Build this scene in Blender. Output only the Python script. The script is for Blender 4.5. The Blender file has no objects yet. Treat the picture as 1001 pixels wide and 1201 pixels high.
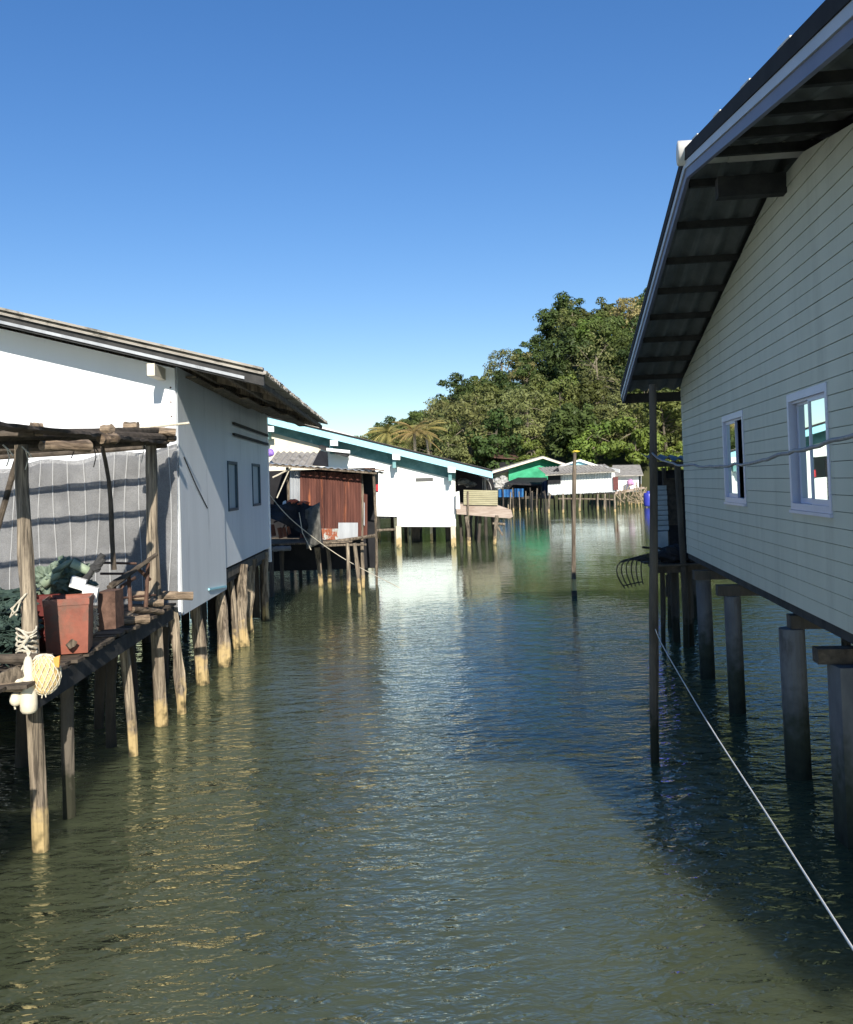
import bpy, math, random
from mathutils import Vector, Matrix, noise
R = math.radians
S = bpy.context.scene
C = S.collection
rnd = random.Random(7)

# ------------------------------------------------------------------ camera
EYE = 2.95
F = 1080.0
CX, CY = 500.5, 540.0
PITCH = math.atan((566.9 - CY) / F)
ROLL = 0.033
fwd = Vector((0, math.cos(PITCH), math.sin(PITCH)))
up0 = Vector((0, -math.sin(PITCH), math.cos(PITCH)))
rt0 = Vector((1, 0, 0))
rt = rt0 * math.cos(ROLL) - up0 * math.sin(ROLL)
upv = up0 * math.cos(ROLL) + rt0 * math.sin(ROLL)
cam_d = bpy.data.cameras.new('camera')
cam = bpy.data.objects.new('camera', cam_d)
C.objects.link(cam)
M = Matrix((rt, upv, -fwd)).transposed().to_4x4()
M.translation = Vector((0, 0, EYE))
cam.matrix_world = M
cam_d.sensor_fit = 'HORIZONTAL'
cam_d.sensor_width = 36
cam_d.lens = 36 * F / 1001
cam_d.shift_y = -(600.5 - CY) / 1001
cam_d.clip_start = 0.05
cam_d.clip_end = 3000
S.camera = cam

def ray(x, y):
    return rt * ((x - CX) / F) - upv * ((y - CY) / F) + fwd
def P(x, y, d):                       # point of the photograph at distance d ahead
    r = ray(x, y)
    r = r * (d / r.y)
    return Vector((r.x, r.y, EYE + r.z))
def W(x, y, z=0.0):                   # point on a horizontal level
    r = ray(x, y)
    t = (z - EYE) / r.z
    return Vector((r.x * t, r.y * t, z))
def onwall(x, y, o, u):               # point on a vertical wall through o along u
    r = ray(x, y)
    n = Vector((u.y, -u.x, 0))
    t = (Vector((o.x, o.y, 0)).dot(n)) / r.dot(n)
    return Vector((r.x * t, r.y * t, EYE + r.z * t))

# ------------------------------------------------------------------ materials
def nt(name):
    m = bpy.data.materials.new(name)
    m.use_nodes = True
    t = m.node_tree
    t.nodes.clear()
    return m, t, t.nodes, t.links
def rgba(c): return (c[0], c[1], c[2], 1)
def mat(name, c1, c2=None, scale=4, stretch=(1, 1, 1), rough=0.75, bump=0.0, bscale=None, spots=None, detail=6,
        metal=0.0, spec=0.3, contrast=0.18, wave=None, spot_scale=3, spot_at=(0.56, 0.62), tide=None, tide_z=(0.05, .5), tide_soft=.12, objrand=0.0, grain=None):
    m, t, N, L = nt(name)
    o = N.new('ShaderNodeOutputMaterial')
    b = N.new('ShaderNodeBsdfPrincipled')
    L.new(b.outputs[0], o.inputs[0])
    b.inputs['Roughness'].default_value = rough
    b.inputs['Metallic'].default_value = metal
    b.inputs['Specular IOR Level'].default_value = spec
    g = N.new('ShaderNodeNewGeometry')
    mp = N.new('ShaderNodeMapping')
    mp.inputs['Scale'].default_value = stretch
    L.new(g.outputs['Position'], mp.inputs[0])
    n1 = N.new('ShaderNodeTexNoise')
    n1.inputs['Scale'].default_value = scale
    n1.inputs['Detail'].default_value = detail
    n1.inputs['Roughness'].default_value = 0.62
    L.new(mp.outputs[0], n1.inputs['Vector'])
    r = N.new('ShaderNodeValToRGB')
    r.color_ramp.elements[0].position = 0.5 - contrast
    r.color_ramp.elements[1].position = 0.5 + contrast
    r.color_ramp.elements[0].color = rgba(c1)
    r.color_ramp.elements[1].color = rgba(c2 or c1)
    L.new(n1.outputs[0], r.inputs[0])
    col = r.outputs[0]
    if spots:
        n2 = N.new('ShaderNodeTexNoise')
        n2.inputs['Scale'].default_value = spot_scale
        n2.inputs['Detail'].default_value = 8
        n2.inputs['Roughness'].default_value = .7
        L.new(mp.outputs[0], n2.inputs['Vector'])
        r2 = N.new('ShaderNodeValToRGB')
        r2.color_ramp.elements[0].position = spot_at[0]
        r2.color_ramp.elements[1].position = spot_at[1]
        r2.color_ramp.elements[0].color = (0, 0, 0, 1)
        L.new(n2.outputs[0], r2.inputs[0])
        mx = N.new('ShaderNodeMix'); mx.data_type = 'RGBA'
        L.new(r2.outputs[0], mx.inputs[0]); L.new(col, mx.inputs[6])
        mx.inputs[7].default_value = rgba(spots)
        col = mx.outputs[2]
    if grain:                         # fine dark grain and cracks along the wood
        mg = N.new('ShaderNodeMapping'); mg.inputs['Scale'].default_value = grain[1]; L.new(g.outputs['Position'], mg.inputs[0])
        ng = N.new('ShaderNodeTexNoise'); ng.inputs['Scale'].default_value = grain[0]; ng.inputs['Detail'].default_value = 5; ng.inputs['Roughness'].default_value = .7
        ng.inputs['Distortion'].default_value = .6
        L.new(mg.outputs[0], ng.inputs['Vector'])
        rg = N.new('ShaderNodeMapRange'); L.new(ng.outputs[0], rg.inputs[0]); rg.inputs[1].default_value = .38; rg.inputs[2].default_value = .60
        rg.inputs[3].default_value = grain[2]; rg.inputs[4].default_value = 1.25
        vm = N.new('ShaderNodeVectorMath'); vm.operation = 'SCALE'; L.new(col, vm.inputs[0]); L.new(rg.outputs[0], vm.inputs['Scale'])
        col = vm.outputs[0]
    if tide:                          # growth and stain left by the tide at a fixed level
        sp = N.new('ShaderNodeSeparateXYZ')
        L.new(g.outputs['Position'], sp.inputs[0])
        n3 = N.new('ShaderNodeTexNoise'); n3.inputs['Scale'].default_value = 9
        L.new(g.outputs['Position'], n3.inputs['Vector'])
        ad = N.new('ShaderNodeMath'); ad.operation = 'MULTIPLY_ADD'
        L.new(n3.outputs[0], ad.inputs[0]); ad.inputs[1].default_value = -0.7
        L.new(sp.outputs[2], ad.inputs[2])
        for (cc, z) in tide:
            ss = N.new('ShaderNodeMapRange')
            L.new(ad.outputs[0], ss.inputs[0])
            ss.inputs[1].default_value = z - tide_soft - .35; ss.inputs[2].default_value = z - .35
            ss.inputs[3].default_value = 1; ss.inputs[4].default_value = 0
            mx = N.new('ShaderNodeMix'); mx.data_type = 'RGBA'
            L.new(ss.outputs[0], mx.inputs[0]); L.new(col, mx.inputs[6])
            mx.inputs[7].default_value = rgba(cc)
            col = mx.outputs[2]
    if objrand:
        oi = N.new('ShaderNodeObjectInfo')
        hs = N.new('ShaderNodeHueSaturation')
        mr = N.new('ShaderNodeMapRange')
        L.new(oi.outputs['Random'], mr.inputs[0]); mr.inputs[3].default_value = 1 - objrand; mr.inputs[4].default_value = 1 + objrand
        L.new(mr.outputs[0], hs.inputs['Value']); L.new(col, hs.inputs['Color'])
        col = hs.outputs[0]
    L.new(col, b.inputs['Base Color'])
    if bump:
        nb = N.new('ShaderNodeTexNoise')
        nb.inputs['Scale'].default_value = bscale or scale * 3
        nb.inputs['Detail'].default_value = 5
        L.new(mp.outputs[0], nb.inputs['Vector'])
        bb = N.new('ShaderNodeBump')
        bb.inputs['Strength'].default_value = 1
        bb.inputs['Distance'].default_value = bump
        L.new(nb.outputs[0], bb.inputs['Height'])
        L.new(bb.outputs[0], b.inputs['Normal'])
    return m

MT = {}
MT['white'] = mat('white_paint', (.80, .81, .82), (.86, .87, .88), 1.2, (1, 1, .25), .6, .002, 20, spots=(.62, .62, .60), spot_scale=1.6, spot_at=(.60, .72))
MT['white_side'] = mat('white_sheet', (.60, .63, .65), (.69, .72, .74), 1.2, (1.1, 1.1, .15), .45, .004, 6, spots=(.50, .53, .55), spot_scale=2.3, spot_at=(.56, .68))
MT['white_far'] = mat('white_render', (.80, .80, .76), (.86, .86, .83), .9, (1, 1, .4), .7, .003, 12, spots=(.52, .52, .44), spot_scale=1.1, spot_at=(.64, .75))
MT['cream'] = mat('cream_board', (.62, .55, .42), (.72, .66, .54), 2, (1, 1, 1), .7)
MT['siding'] = mat('green_grey_siding', (.56, .565, .455), (.62, .62, .505), 1.3, (1.4, 1.4, .22), .62, .0015, 30, spots=(.50, .50, .40), spot_scale=2.2, spot_at=(.5, .72))
MT['groove'] = mat('groove_shadow', (.07, .08, .07), (.10, .11, .10), 2)  # dark tone stands in for shadow in the siding grooves
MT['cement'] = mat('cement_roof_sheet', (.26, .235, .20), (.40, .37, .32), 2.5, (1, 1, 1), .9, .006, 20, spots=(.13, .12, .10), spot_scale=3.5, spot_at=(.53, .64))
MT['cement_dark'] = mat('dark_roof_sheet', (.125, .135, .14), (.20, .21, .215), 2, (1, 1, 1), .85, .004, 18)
MT['timber_dark'] = mat('dark_timber', (.024, .025, .026), (.06, .058, .056), 5, (1, 1, 1), .85, .004, 30)
MT['fascia'] = mat('grey_blue_fascia', (.13, .135, .20), (.17, .175, .25), 2, (1, 1, 1), .5)
MT['fascia_light'] = mat('pale_fascia', (.40, .42, .46), (.48, .50, .54), 2, (1, 1, 1), .45)
MT['flashing'] = mat('dark_flashing', (.022, .021, .022), (.035, .034, .036), 3, (1, 1, 1), .8, spec=.1)
MT['alu'] = mat('pale_window_frame', (.52, .54, .66), (.58, .60, .72), 3, (1, 1, 1), .4, spec=.5)
MT['wood'] = mat('weathered_wood', (.085, .066, .047), (.25, .20, .145), 7, (1, 1, .16), .85, .012, 16, spots=(.05, .04, .03), spot_scale=5, spot_at=(.60, .70), grain=(34, (1, 1, .05), .35))
MT['woodx'] = mat('weathered_log', (.15, .105, .07), (.34, .26, .18), 8, (.3, .3, 1), .85, .008, 20, spots=(.06, .045, .035), spot_scale=5, spot_at=(.60, .70), grain=(30, (.12, .12, 1), .4))
MT['bark'] = mat('dark_bark', (.045, .036, .028), (.12, .095, .07), 9, (1, 1, 1), .9, .012, 20)
MT['pile'] = mat('tidal_wood', (.13, .10, .075), (.34, .28, .20), 7, (1, 1, .14), .85, .018, 15, spots=(.05, .04, .03), spot_scale=3.2, spot_at=(.56, .64),
                 tide=[((.42, .31, .15), .42), ((.22, .165, .075), .16), ((.035, .032, .018), .09)], grain=(30, (1, 1, .05), .3), tide_soft=.2)
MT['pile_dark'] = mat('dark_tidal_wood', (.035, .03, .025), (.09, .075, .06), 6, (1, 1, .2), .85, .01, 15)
MT['pile_green'] = mat('dark_mossy_wood', (.05, .042, .034), (.13, .11, .085), 6, (1, 1, .2), .85, .012, 15, tide=[((.03, .03, .018), .5)])
MT['concrete'] = mat('concrete', (.10, .105, .115), (.19, .195, .20), 3, (1, 1, .4), .85, .006, 20, spots=(.07, .065, .062), spot_scale=3, spot_at=(.55, .7),
                     tide=[((.04, .048, .034), .95), ((.012, .015, .01), .4)], tide_soft=.5)
MT['concrete_warm'] = mat('concrete_post', (.46, .40, .30), (.60, .53, .42), 3, (1, 1, .4), .85, .006, 20, tide=[((.42, .32, .16), .5), ((.09, .08, .04), .16)])
MT['rust'] = mat('rusty_sheet', (.065, .024, .018), (.155, .06, .042), 1.6, (4, 4, .3), .75, .003, 20, spots=(.34, .115, .05), spot_scale=1.0, spot_at=(.57, .66), contrast=.14)
MT['rust_bars'] = mat('rusty_bars', (.06, .032, .022), (.15, .085, .06), 12, (1, 1, 1), .8, .004, 30)
MT['zinc'] = mat('zinc_sheet', (.27, .285, .30), (.42, .44, .455), 2.2, (2, 2, .25), .55, .002, 15, metal=.1, spots=(.18, .19, .2), spot_scale=2, spot_at=(.58, .7))
MT['zinc_pale'] = mat('pale_zinc_sheet', (.48, .50, .50), (.64, .65, .64), 1.2, (2, 2, .25), .6, .002, 15, spots=(.34, .33, .31), spot_scale=1, spot_at=(.56, .68))
MT['zinc_rusty'] = mat('patched_sheet', (.34, .37, .34), (.50, .52, .49), 2, (1, 1, 1), .6, .002, 15, spots=(.30, .10, .05), spot_scale=2.2, spot_at=(.52, .56))
MT['blue_trim'] = mat('pale_blue_trim', (.30, .62, .70), (.38, .70, .78), 1, (1, 1, 1), .5)
MT['teal'] = mat('teal_board', (.07, .19, .19), (.20, .38, .38), 1.7, (1, 1, 1), .6, spots=(.34, .52, .52), spot_scale=2.2, spot_at=(.60, .75))
MT['green_cloth'] = mat('green_net_cloth', (.015, .24, .11), (.05, .42, .21), 1.2, (1, 1, 1.8), .6, .02, 3)
MT['blue_tarp'] = mat('blue_tarpaulin', (.012, .06, .20), (.05, .20, .42), 1.1, (1, 1, 1), .4, .03, 4)
MT['black_cloth'] = mat('black_cloth', (.010, .010, .012), (.03, .03, .034), 4, (1, 1, 1), .8, .02, 5)
MT['grey_cloth'] = mat('grey_cloth', (.06, .06, .055), (.15, .145, .13), 5, (1, 1, 1), .9, .02, 6)
MT['white_cloth'] = mat('white_cloth', (.22, .21, .19), (.55, .53, .49), 3, (1, 1, 1), .8, .02, 5)
MT['red_plastic'] = mat('red_plastic', (.19, .058, .036), (.31, .10, .062), 5, (1, 1, 1), .45, .002, 20, spots=(.13, .085, .06), spot_scale=3, spot_at=(.48, .68), spec=.4)
MT['dark_red'] = mat('dark_red_plastic', (.08, .014, .012), (.13, .025, .02), 5, (1, 1, 1), .5)
MT['green_gear'] = mat('faded_green_gear', (.10, .14, .10), (.22, .27, .20), 8, (1, 1, 1), .6, .006, 20)
MT['pale_green'] = mat('faded_pale_green', (.24, .30, .20), (.36, .42, .30), 8, (1, 1, 1), .6)
MT['green_heap'] = mat('dark_green_net', (.015, .03, .024), (.055, .09, .07), 10, (1, 1, 1), .8, .03, 14)
MT['foam'] = mat('white_foam', (.72, .70, .64), (.82, .80, .75), 9, (1, 1, 1), .7, .003, 30)
MT['float'] = mat('cream_float', (.62, .55, .40), (.76, .70, .56), 5, (1, 1, 1), .45, .001, 30, spots=(.42, .34, .2), spot_scale=6, spot_at=(.6, .75), spec=.4)
MT['drift'] = mat('driftwood', (.20, .15, .09), (.38, .31, .21), 6)
MT['straw'] = mat('straw_net', (.50, .34, .13), (.72, .55, .28), 14, (1, 1, 1), .85, .01, 40)
MT['orange'] = mat('orange_rag', (.62, .27, .05), (.75, .35, .08), 8, (1, 1, 1), .7)
MT['rope'] = mat('pale_rope', (.45, .40, .30), (.62, .57, .46), 30, (1, 1, 1), .9)
MT['white_rope'] = mat('white_rope', (.68, .68, .66), (.76, .76, .74), 30, (1, 1, 1), .8)
MT['wire'] = mat('grey_cable', (.16, .16, .17), (.28, .28, .29), 20, (1, 1, 1), .5)
MT['purple'] = mat('purple_plastic', (.25, .14, .50), (.32, .2, .58), 4, (1, 1, 1), .4)
MT['blue_drum'] = mat('blue_plastic', (.03, .04, .30), (.05, .06, .40), 4, (1, 1, 1), .35)
MT['yellow_board'] = mat('yellowed_slats', (.30, .27, .16), (.42, .38, .24), 2, (1, 1, 3), .7, .004, 10)
MT['plank_pink'] = mat('faded_planks', (.26, .19, .15), (.46, .38, .31), 2.5, (.5, 1, 4), .85, .006, 15)
MT['red_cloth'] = mat('red_cloth', (.5, .03, .04), (.6, .05, .06), 4, (1, 1, 1), .8)
MT['trunk'] = mat('tree_bark', (.06, .05, .035), (.14, .12, .09), 3, (1, 1, .4), .9)
MT['pale_trunk'] = mat('pale_tree_bark', (.14, .12, .08), (.26, .22, .16), 3, (1, 1, .4), .9)
MT['cap'] = mat('white_ridge_cap', (.62, .60, .55), (.76, .74, .68), 6, (1, 1, 1), .7)
MT['louvre'] = mat('blue_grey_slats', (.30, .37, .42), (.42, .49, .55), 5, (1, 1, 1), .5)
MT['yellow'] = mat('yellow_plastic', (.62, .48, .04), (.7, .55, .08), 5, (1, 1, 1), .5)
MT['interior'] = mat('room_shade', (.010, .010, .012), (.022, .022, .024), 2, (1, 1, 1), .9)  # near-black colour stands in for the shade inside rooms
MT['curtain'] = mat('blue_grey_curtain', (.12, .16, .30), (.2, .25, .42), 4, (1, 1, .1), .9)

def glass_mat():
    m, t, N, L = nt('window_glass')
    o = N.new('ShaderNodeOutputMaterial'); mx = N.new('ShaderNodeMixShader'); f = N.new('ShaderNodeFresnel')
    f.inputs[0].default_value = 1.6
    tr = N.new('ShaderNodeBsdfTransparent'); tr.inputs[0].default_value = (.45, .5, .5, 1)
    gl = N.new('ShaderNodeBsdfGlossy'); gl.inputs['Roughness'].default_value = .015
    gl.inputs['Color'].default_value = (.78, .88, .84, 1)
    L.new(f.outputs[0], mx.inputs[0]); L.new(tr.outputs[0], mx.inputs[1]); L.new(gl.outputs[0], mx.inputs[2]); L.new(mx.outputs[0], o.inputs[0])
    return m
MT['glass'] = glass_mat()

def net_mat(name, c, dens, lines=None, alpha=.6):
    m, t, N, L = nt(name)
    o = N.new('ShaderNodeOutputMaterial'); mx = N.new('ShaderNodeMixShader')
    tr = N.new('ShaderNodeBsdfTransparent'); df = N.new('ShaderNodeBsdfDiffuse')
    g = N.new('ShaderNodeNewGeometry')
    n = N.new('ShaderNodeTexNoise'); n.inputs['Scale'].default_value = dens; n.inputs['Detail'].default_value = 2
    L.new(g.outputs['Position'], n.inputs['Vector'])
    r = N.new('ShaderNodeMapRange')
    r.inputs[1].default_value = .35; r.inputs[2].default_value = .65
    r.inputs[3].default_value = alpha - .15; r.inputs[4].default_value = alpha + .15
    L.new(n.outputs[0], r.inputs[0]); L.new(r.outputs[0], mx.inputs[0])
    n2 = N.new('ShaderNodeTexNoise'); n2.inputs['Scale'].default_value = 3; n2.inputs['Detail'].default_value = 6
    L.new(g.outputs['Position'], n2.inputs['Vector'])
    cr = N.new('ShaderNodeValToRGB')
    cr.color_ramp.elements[0].position = .3; cr.color_ramp.elements[1].position = .7
    cr.color_ramp.elements[0].color = rgba([k * .75 for k in c]); cr.color_ramp.elements[1].color = rgba([min(1, k * 1.2) for k in c])
    L.new(n2.outputs[0], cr.inputs[0]); L.new(cr.outputs[0], df.inputs[0])
    L.new(tr.outputs[0], mx.inputs[1]); L.new(df.outputs[0], mx.inputs[2]); L.new(mx.outputs[0], o.inputs[0])
    return m
MT['net'] = net_mat('grey_shade_net', (.19, .19, .19), 60, alpha=.84)
MT['seam'] = mat('pale_seam', (.45, .45, .44), (.55, .55, .54), 20)

def leaf_mat(name, c1, c2, var=.25):
    m, t, N, L = nt(name)
    o = N.new('ShaderNodeOutputMaterial')
    g = N.new('ShaderNodeNewGeometry')
    n = N.new('ShaderNodeTexNoise'); n.inputs['Scale'].default_value = .45; n.inputs['Detail'].default_value = 5
    L.new(g.outputs['Position'], n.inputs['Vector'])
    cr = N.new('ShaderNodeValToRGB')
    cr.color_ramp.elements[0].position = .32; cr.color_ramp.elements[1].position = .68
    cr.color_ramp.elements[0].color = rgba(c1); cr.color_ramp.elements[1].color = rgba(c2)
    L.new(n.outputs[0], cr.inputs[0])
    oi = N.new('ShaderNodeObjectInfo'); hs = N.new('ShaderNodeHueSaturation')
    a = N.new('ShaderNodeMapRange'); a.inputs[3].default_value = 1 - var; a.inputs[4].default_value = 1 + var
    L.new(oi.outputs['Random'], a.inputs[0]); L.new(a.outputs[0], hs.inputs['Value'])
    w = N.new('ShaderNodeMath'); w.operation = 'MULTIPLY'; w.inputs[1].default_value = 7.3; L.new(oi.outputs['Random'], w.inputs[0])
    fr = N.new('ShaderNodeMath'); fr.operation = 'FRACT'; L.new(w.outputs[0], fr.inputs[0])
    h = N.new('ShaderNodeMapRange'); h.inputs[3].default_value = .475; h.inputs[4].default_value = .52
    L.new(fr.outputs[0], h.inputs[0]); L.new(h.outputs[0], hs.inputs['Hue'])
    L.new(cr.outputs[0], hs.inputs['Color'])
    d = N.new('ShaderNodeBsdfPrincipled'); d.inputs['Roughness'].default_value = .55; d.inputs['Specular IOR Level'].default_value = .25
    tl = N.new('ShaderNodeBsdfTranslucent'); mx = N.new('ShaderNodeMixShader'); mx.inputs[0].default_value = .22
    L.new(hs.outputs[0], d.inputs['Base Color']); L.new(hs.outputs[0], tl.inputs[0])
    L.new(d.outputs[0], mx.inputs[1]); L.new(tl.outputs[0], mx.inputs[2]); L.new(mx.outputs[0], o.inputs[0])
    return m
MT['leaf_dark'] = leaf_mat('dark_leaves', (.042, .066, .018), (.092, .130, .034))
MT['leaf_mid'] = leaf_mat('mid_leaves', (.074, .100, .028), (.150, .185, .050))
MT['leaf_olive'] = leaf_mat('olive_leaves', (.125, .136, .046), (.225, .23, .08))
MT['leaf_lime'] = leaf_mat('lime_leaves', (.09, .13, .026), (.18, .23, .045))
MT['leaf_tan'] = leaf_mat('tan_leaves', (.25, .22, .08), (.38, .33, .14), .1)
MT['leaf_palm'] = leaf_mat('palm_leaves', (.20, .19, .06), (.46, .37, .13), .1)

# ------------------------------------------------------------------ mesh building
class MB:
    def __init__(s):
        s.v = []; s.f = []
    def add(s, vs, fs):
        k = len(s.v)
        s.v += [Vector(v) for v in vs]
        s.f += [tuple(i + k for i in f) for f in fs]
        return s
    def hexa(s, a):                    # 8 points: 4 bottom ring, 4 top ring
        return s.add(a, [(0, 3, 2, 1), (4, 5, 6, 7), (0, 1, 5, 4), (1, 2, 6, 5), (2, 3, 7, 6), (3, 0, 4, 7)])
    def box(s, c, dx, dy, dz):         # dx,dy,dz full extent vectors
        c = Vector(c); dx = Vector(dx) / 2; dy = Vector(dy) / 2; dz = Vector(dz) / 2
        return s.hexa([c - dx - dy - dz, c + dx - dy - dz, c + dx + dy - dz, c - dx + dy - dz,
                       c - dx - dy + dz, c + dx - dy + dz, c + dx + dy + dz, c - dx + dy + dz])
    def bar(s, a, b, w, h, upd=(0, 0, 1)):
        a = Vector(a); b = Vector(b); d = b - a; u = Vector(upd)
        sd = d.cross(u)
        if sd.length < 1e-6: sd = d.cross(Vector((1, 0, 0)))
        sd.normalize(); u2 = sd.cross(d).normalized()
        return s.box((a + b) / 2, d, sd * w, u2 * h)
    def tube(s, pts, rs, n=9, wob=0.0, cap=True, seed=0):
        pts = [Vector(p) for p in pts]
        if not isinstance(rs, (list, tuple)): rs = [rs] * len(pts)
        ref = Vector((0.31, 0.2, 1)) if abs((pts[-1] - pts[0]).normalized().z) < .8 else Vector((1, .2, .1))
        k = len(s.v); rr = random.Random(seed * 31 + len(pts))
        ph = rr.random() * 9
        for i, p in enumerate(pts):
            t = (pts[min(i + 1, len(pts) - 1)] - pts[max(i - 1, 0)]).normalized()
            a = t.cross(ref).normalized(); b = t.cross(a).normalized()
            for j in range(n):
                th = j / n * math.tau
                q = 1 + wob * noise.noise(Vector((math.cos(th) * 1.6 + ph, math.sin(th) * 1.6, i * .7)))
                s.v.append(p + (a * math.cos(th) + b * math.sin(th)) * rs[i] * q)
        for i in range(len(pts) - 1):
            for j in range(n):
                s.f.append((k + i * n + j, k + i * n + (j + 1) % n, k + (i + 1) * n + (j + 1) % n, k + (i + 1) * n + j))
        if cap:
            s.f.append(tuple(k + j for j in range(n))[::-1]); s.f.append(tuple(k + (len(pts) - 1) * n + j for j in range(n)))
        return s
    def log(s, a, b, r0, r1=None, bend=.35, wob=.35, n=10, seg=7):
        a = Vector(a); b = Vector(b); r1 = r1 or r0
        sd = rnd.randrange(10000); rr = random.Random(sd)
        off = Vector((rr.uniform(-1, 1), rr.uniform(-1, 1), rr.uniform(-.5, .5)))
        L_ = (b - a).length; off2 = Vector((rr.uniform(-1, 1), rr.uniform(-1, 1), 0))
        pts = [a.lerp(b, i / seg) + off * (math.sin(math.pi * i / seg) * r0 * bend * min(3, L_)) + off2 * (math.sin(math.tau * i / seg) * r0 * bend * .5) for i in range(seg + 1)]
        rs = [(r0 + (r1 - r0) * i / seg) * rr.uniform(.92, 1.07) for i in range(seg + 1)]
        return s.tube(pts, rs, n, wob, True, sd)
    def prism(s, poly, off):           # planar polygon extruded by vector
        off = Vector(off); n = len(poly)
        vs = [Vector(p) for p in poly] + [Vector(p) + off for p in poly]
        return s.add(vs, [tuple(range(n))[::-1], tuple(range(n, 2 * n))] + [(i, (i + 1) % n, n + (i + 1) % n, n + i) for i in range(n)])
    def corr(s, o, u, v, pitch=.15, amp=.025, th=.008, rows=1, sag=0.0, jag=0.0, spp=8):
        # corrugated sheet: waves counted along u, ridges run along v
        o = Vector(o); u = Vector(u); v = Vector(v); nrm = u.cross(v).normalized()
        nw = max(1, round(u.length / pitch)); nu = nw * spp
        rr = random.Random(nu * 7 + int(u.length * 1000))
        k = len(s.v); nv = rows + 1
        for layer in (0, 1):
            for j in range(nv):
                for i in range(nu + 1):
                    fu = i / nu; fv = j / rows
                    jj = (rr.random() * jag if j == rows else 0)
                    h = amp * math.cos(fu * nw * math.tau) - layer * th
                    s.v.append(o + u * fu + v * fv + nrm * h + Vector((0, 0, -sag * math.sin(math.pi * fu))) + v.normalized() * jj)
        A = lambda l, j, i: k + (l * nv + j) * (nu + 1) + i
        for j in range(rows):
            for i in range(nu):
                s.f.append((A(0, j, i), A(0, j, i + 1), A(0, j + 1, i + 1), A(0, j + 1, i)))
                s.f.append((A(1, j, i), A(1, j + 1, i), A(1, j + 1, i + 1), A(1, j, i + 1)))
        for i in range(nu):
            s.f.append((A(0, 0, i), A(1, 0, i), A(1, 0, i + 1), A(0, 0, i + 1)))
            s.f.append((A(0, rows, i), A(0, rows, i + 1), A(1, rows, i + 1), A(1, rows, i)))
        for j in range(rows):
            s.f.append((A(0, j, 0), A(0, j + 1, 0), A(1, j + 1, 0), A(1, j, 0)))
            s.f.append((A(0, j, nu), A(1, j, nu), A(1, j + 1, nu), A(0, j + 1, nu)))
        return s
    def grid(s, fn, nu, nv, th=0.0):   # fn(u,v)->point ; th thickness
        k = len(s.v)
        for l in ((0, 1) if th else (0,)):
            for j in range(nv + 1):
                for i in range(nu + 1):
                    p = Vector(fn(i / nu, j / nv))
                    if l:
                        a = Vector(fn(min(1, i / nu + .01), j / nv)) - Vector(fn(max(0, i / nu - .01), j / nv)); b = Vector(fn(i / nu, min(1, j / nv + .01))) - Vector(fn(i / nu, max(0, j / nv - .01)))
                        nn = a.cross(b)
                        if nn.length > 1e-9: p = p - nn.normalized() * th
                    s.v.append(p)
        A = lambda l, j, i: k + (l * (nv + 1) + j) * (nu + 1) + i
        for j in range(nv):
            for i in range(nu):
                s.f.append((A(0, j, i), A(0, j, i + 1), A(0, j + 1, i + 1), A(0, j + 1, i)))
                if th: s.f.append((A(1, j, i), A(1, j + 1, i), A(1, j + 1, i + 1), A(1, j, i + 1)))
        if th:
            for i in range(nu):
                s.f.append((A(0, 0, i), A(1, 0, i), A(1, 0, i + 1), A(0, 0, i + 1)))
                s.f.append((A(0, nv, i), A(0, nv, i + 1), A(1, nv, i + 1), A(1, nv, i)))
            for j in range(nv):
                s.f.append((A(0, j, 0), A(0, j + 1, 0), A(1, j + 1, 0), A(1, j, 0)))
                s.f.append((A(0, j, nu), A(1, j, nu), A(1, j + 1, nu), A(0, j + 1, nu)))
        return s
    def lathe(s, base, axis, prof, n=16):   # prof: list of (r, h)
        base = Vector(base); ax = Vector(axis).normalized()
        return s.tube([base + ax * h for r, h in prof], [max(r, .0005) for r, h in prof], n, 0)
    def blob(s, c, r, n=12, amp=.25, sc=2.0, seed=0):
        c = Vector(c); r = Vector(r) if hasattr(r, '__len__') else Vector((r, r, r))
        def fn(u, v):
            th = u * math.tau; ph = v * math.pi
            d = Vector((math.cos(th) * math.sin(ph), math.sin(th) * math.sin(ph), math.cos(ph)))
            q = 1 + amp * noise.fractal(d * sc + Vector((seed * 3.1, 0, 0)), 1, 2, 3)
            return c + Vector((d.x * r.x, d.y * r.y, d.z * r.z)) * q
        return s.grid(fn, n * 2, n)
    def build(s, name, m, parent=None, smooth=False):
        me = bpy.data.meshes.new(name)
        off = Vector((0, 0, 0)); p = parent
        while p: off = off + p.location; p = p.parent
        me.from_pydata([v - off for v in s.v], [], s.f)
        me.validate(); me.update()
        ms = m if isinstance(m, list) else [m]
        for q in ms: me.materials.append(MT[q] if isinstance(q, str) else q)
        if smooth:
            for pl in me.polygons: pl.use_smooth = True
        o = bpy.data.objects.new(name, me); C.objects.link(o)
        if parent: o.parent = parent
        return o
def tag(o, label=None, cat=None, group=None, kind=None):
    if label: o['label'] = label
    if cat: o['category'] = cat
    if group: o['group'] = group
    if kind: o['kind'] = kind
    return o
def thing(name, label, cat, loc, group=None):
    o = bpy.data.objects.new(name, None); C.objects.link(o)
    o.location = loc; o.empty_display_size = .2
    return tag(o, label, cat, group)
def single(name, mb, m, label, cat, group=None, smooth=False):
    # one-mesh thing with its origin at its base
    lo = Vector((min(v.x for v in mb.v), min(v.y for v in mb.v), min(v.z for v in mb.v))); hi = Vector((max(v.x for v in mb.v), max(v.y for v in mb.v), lo.z))
    c = (lo + hi) / 2
    for i in range(len(mb.v)): mb.v[i] = mb.v[i] - c
    o = mb.build(name, m, None, smooth); o.location = c
    return tag(o, label, cat, group)
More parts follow.
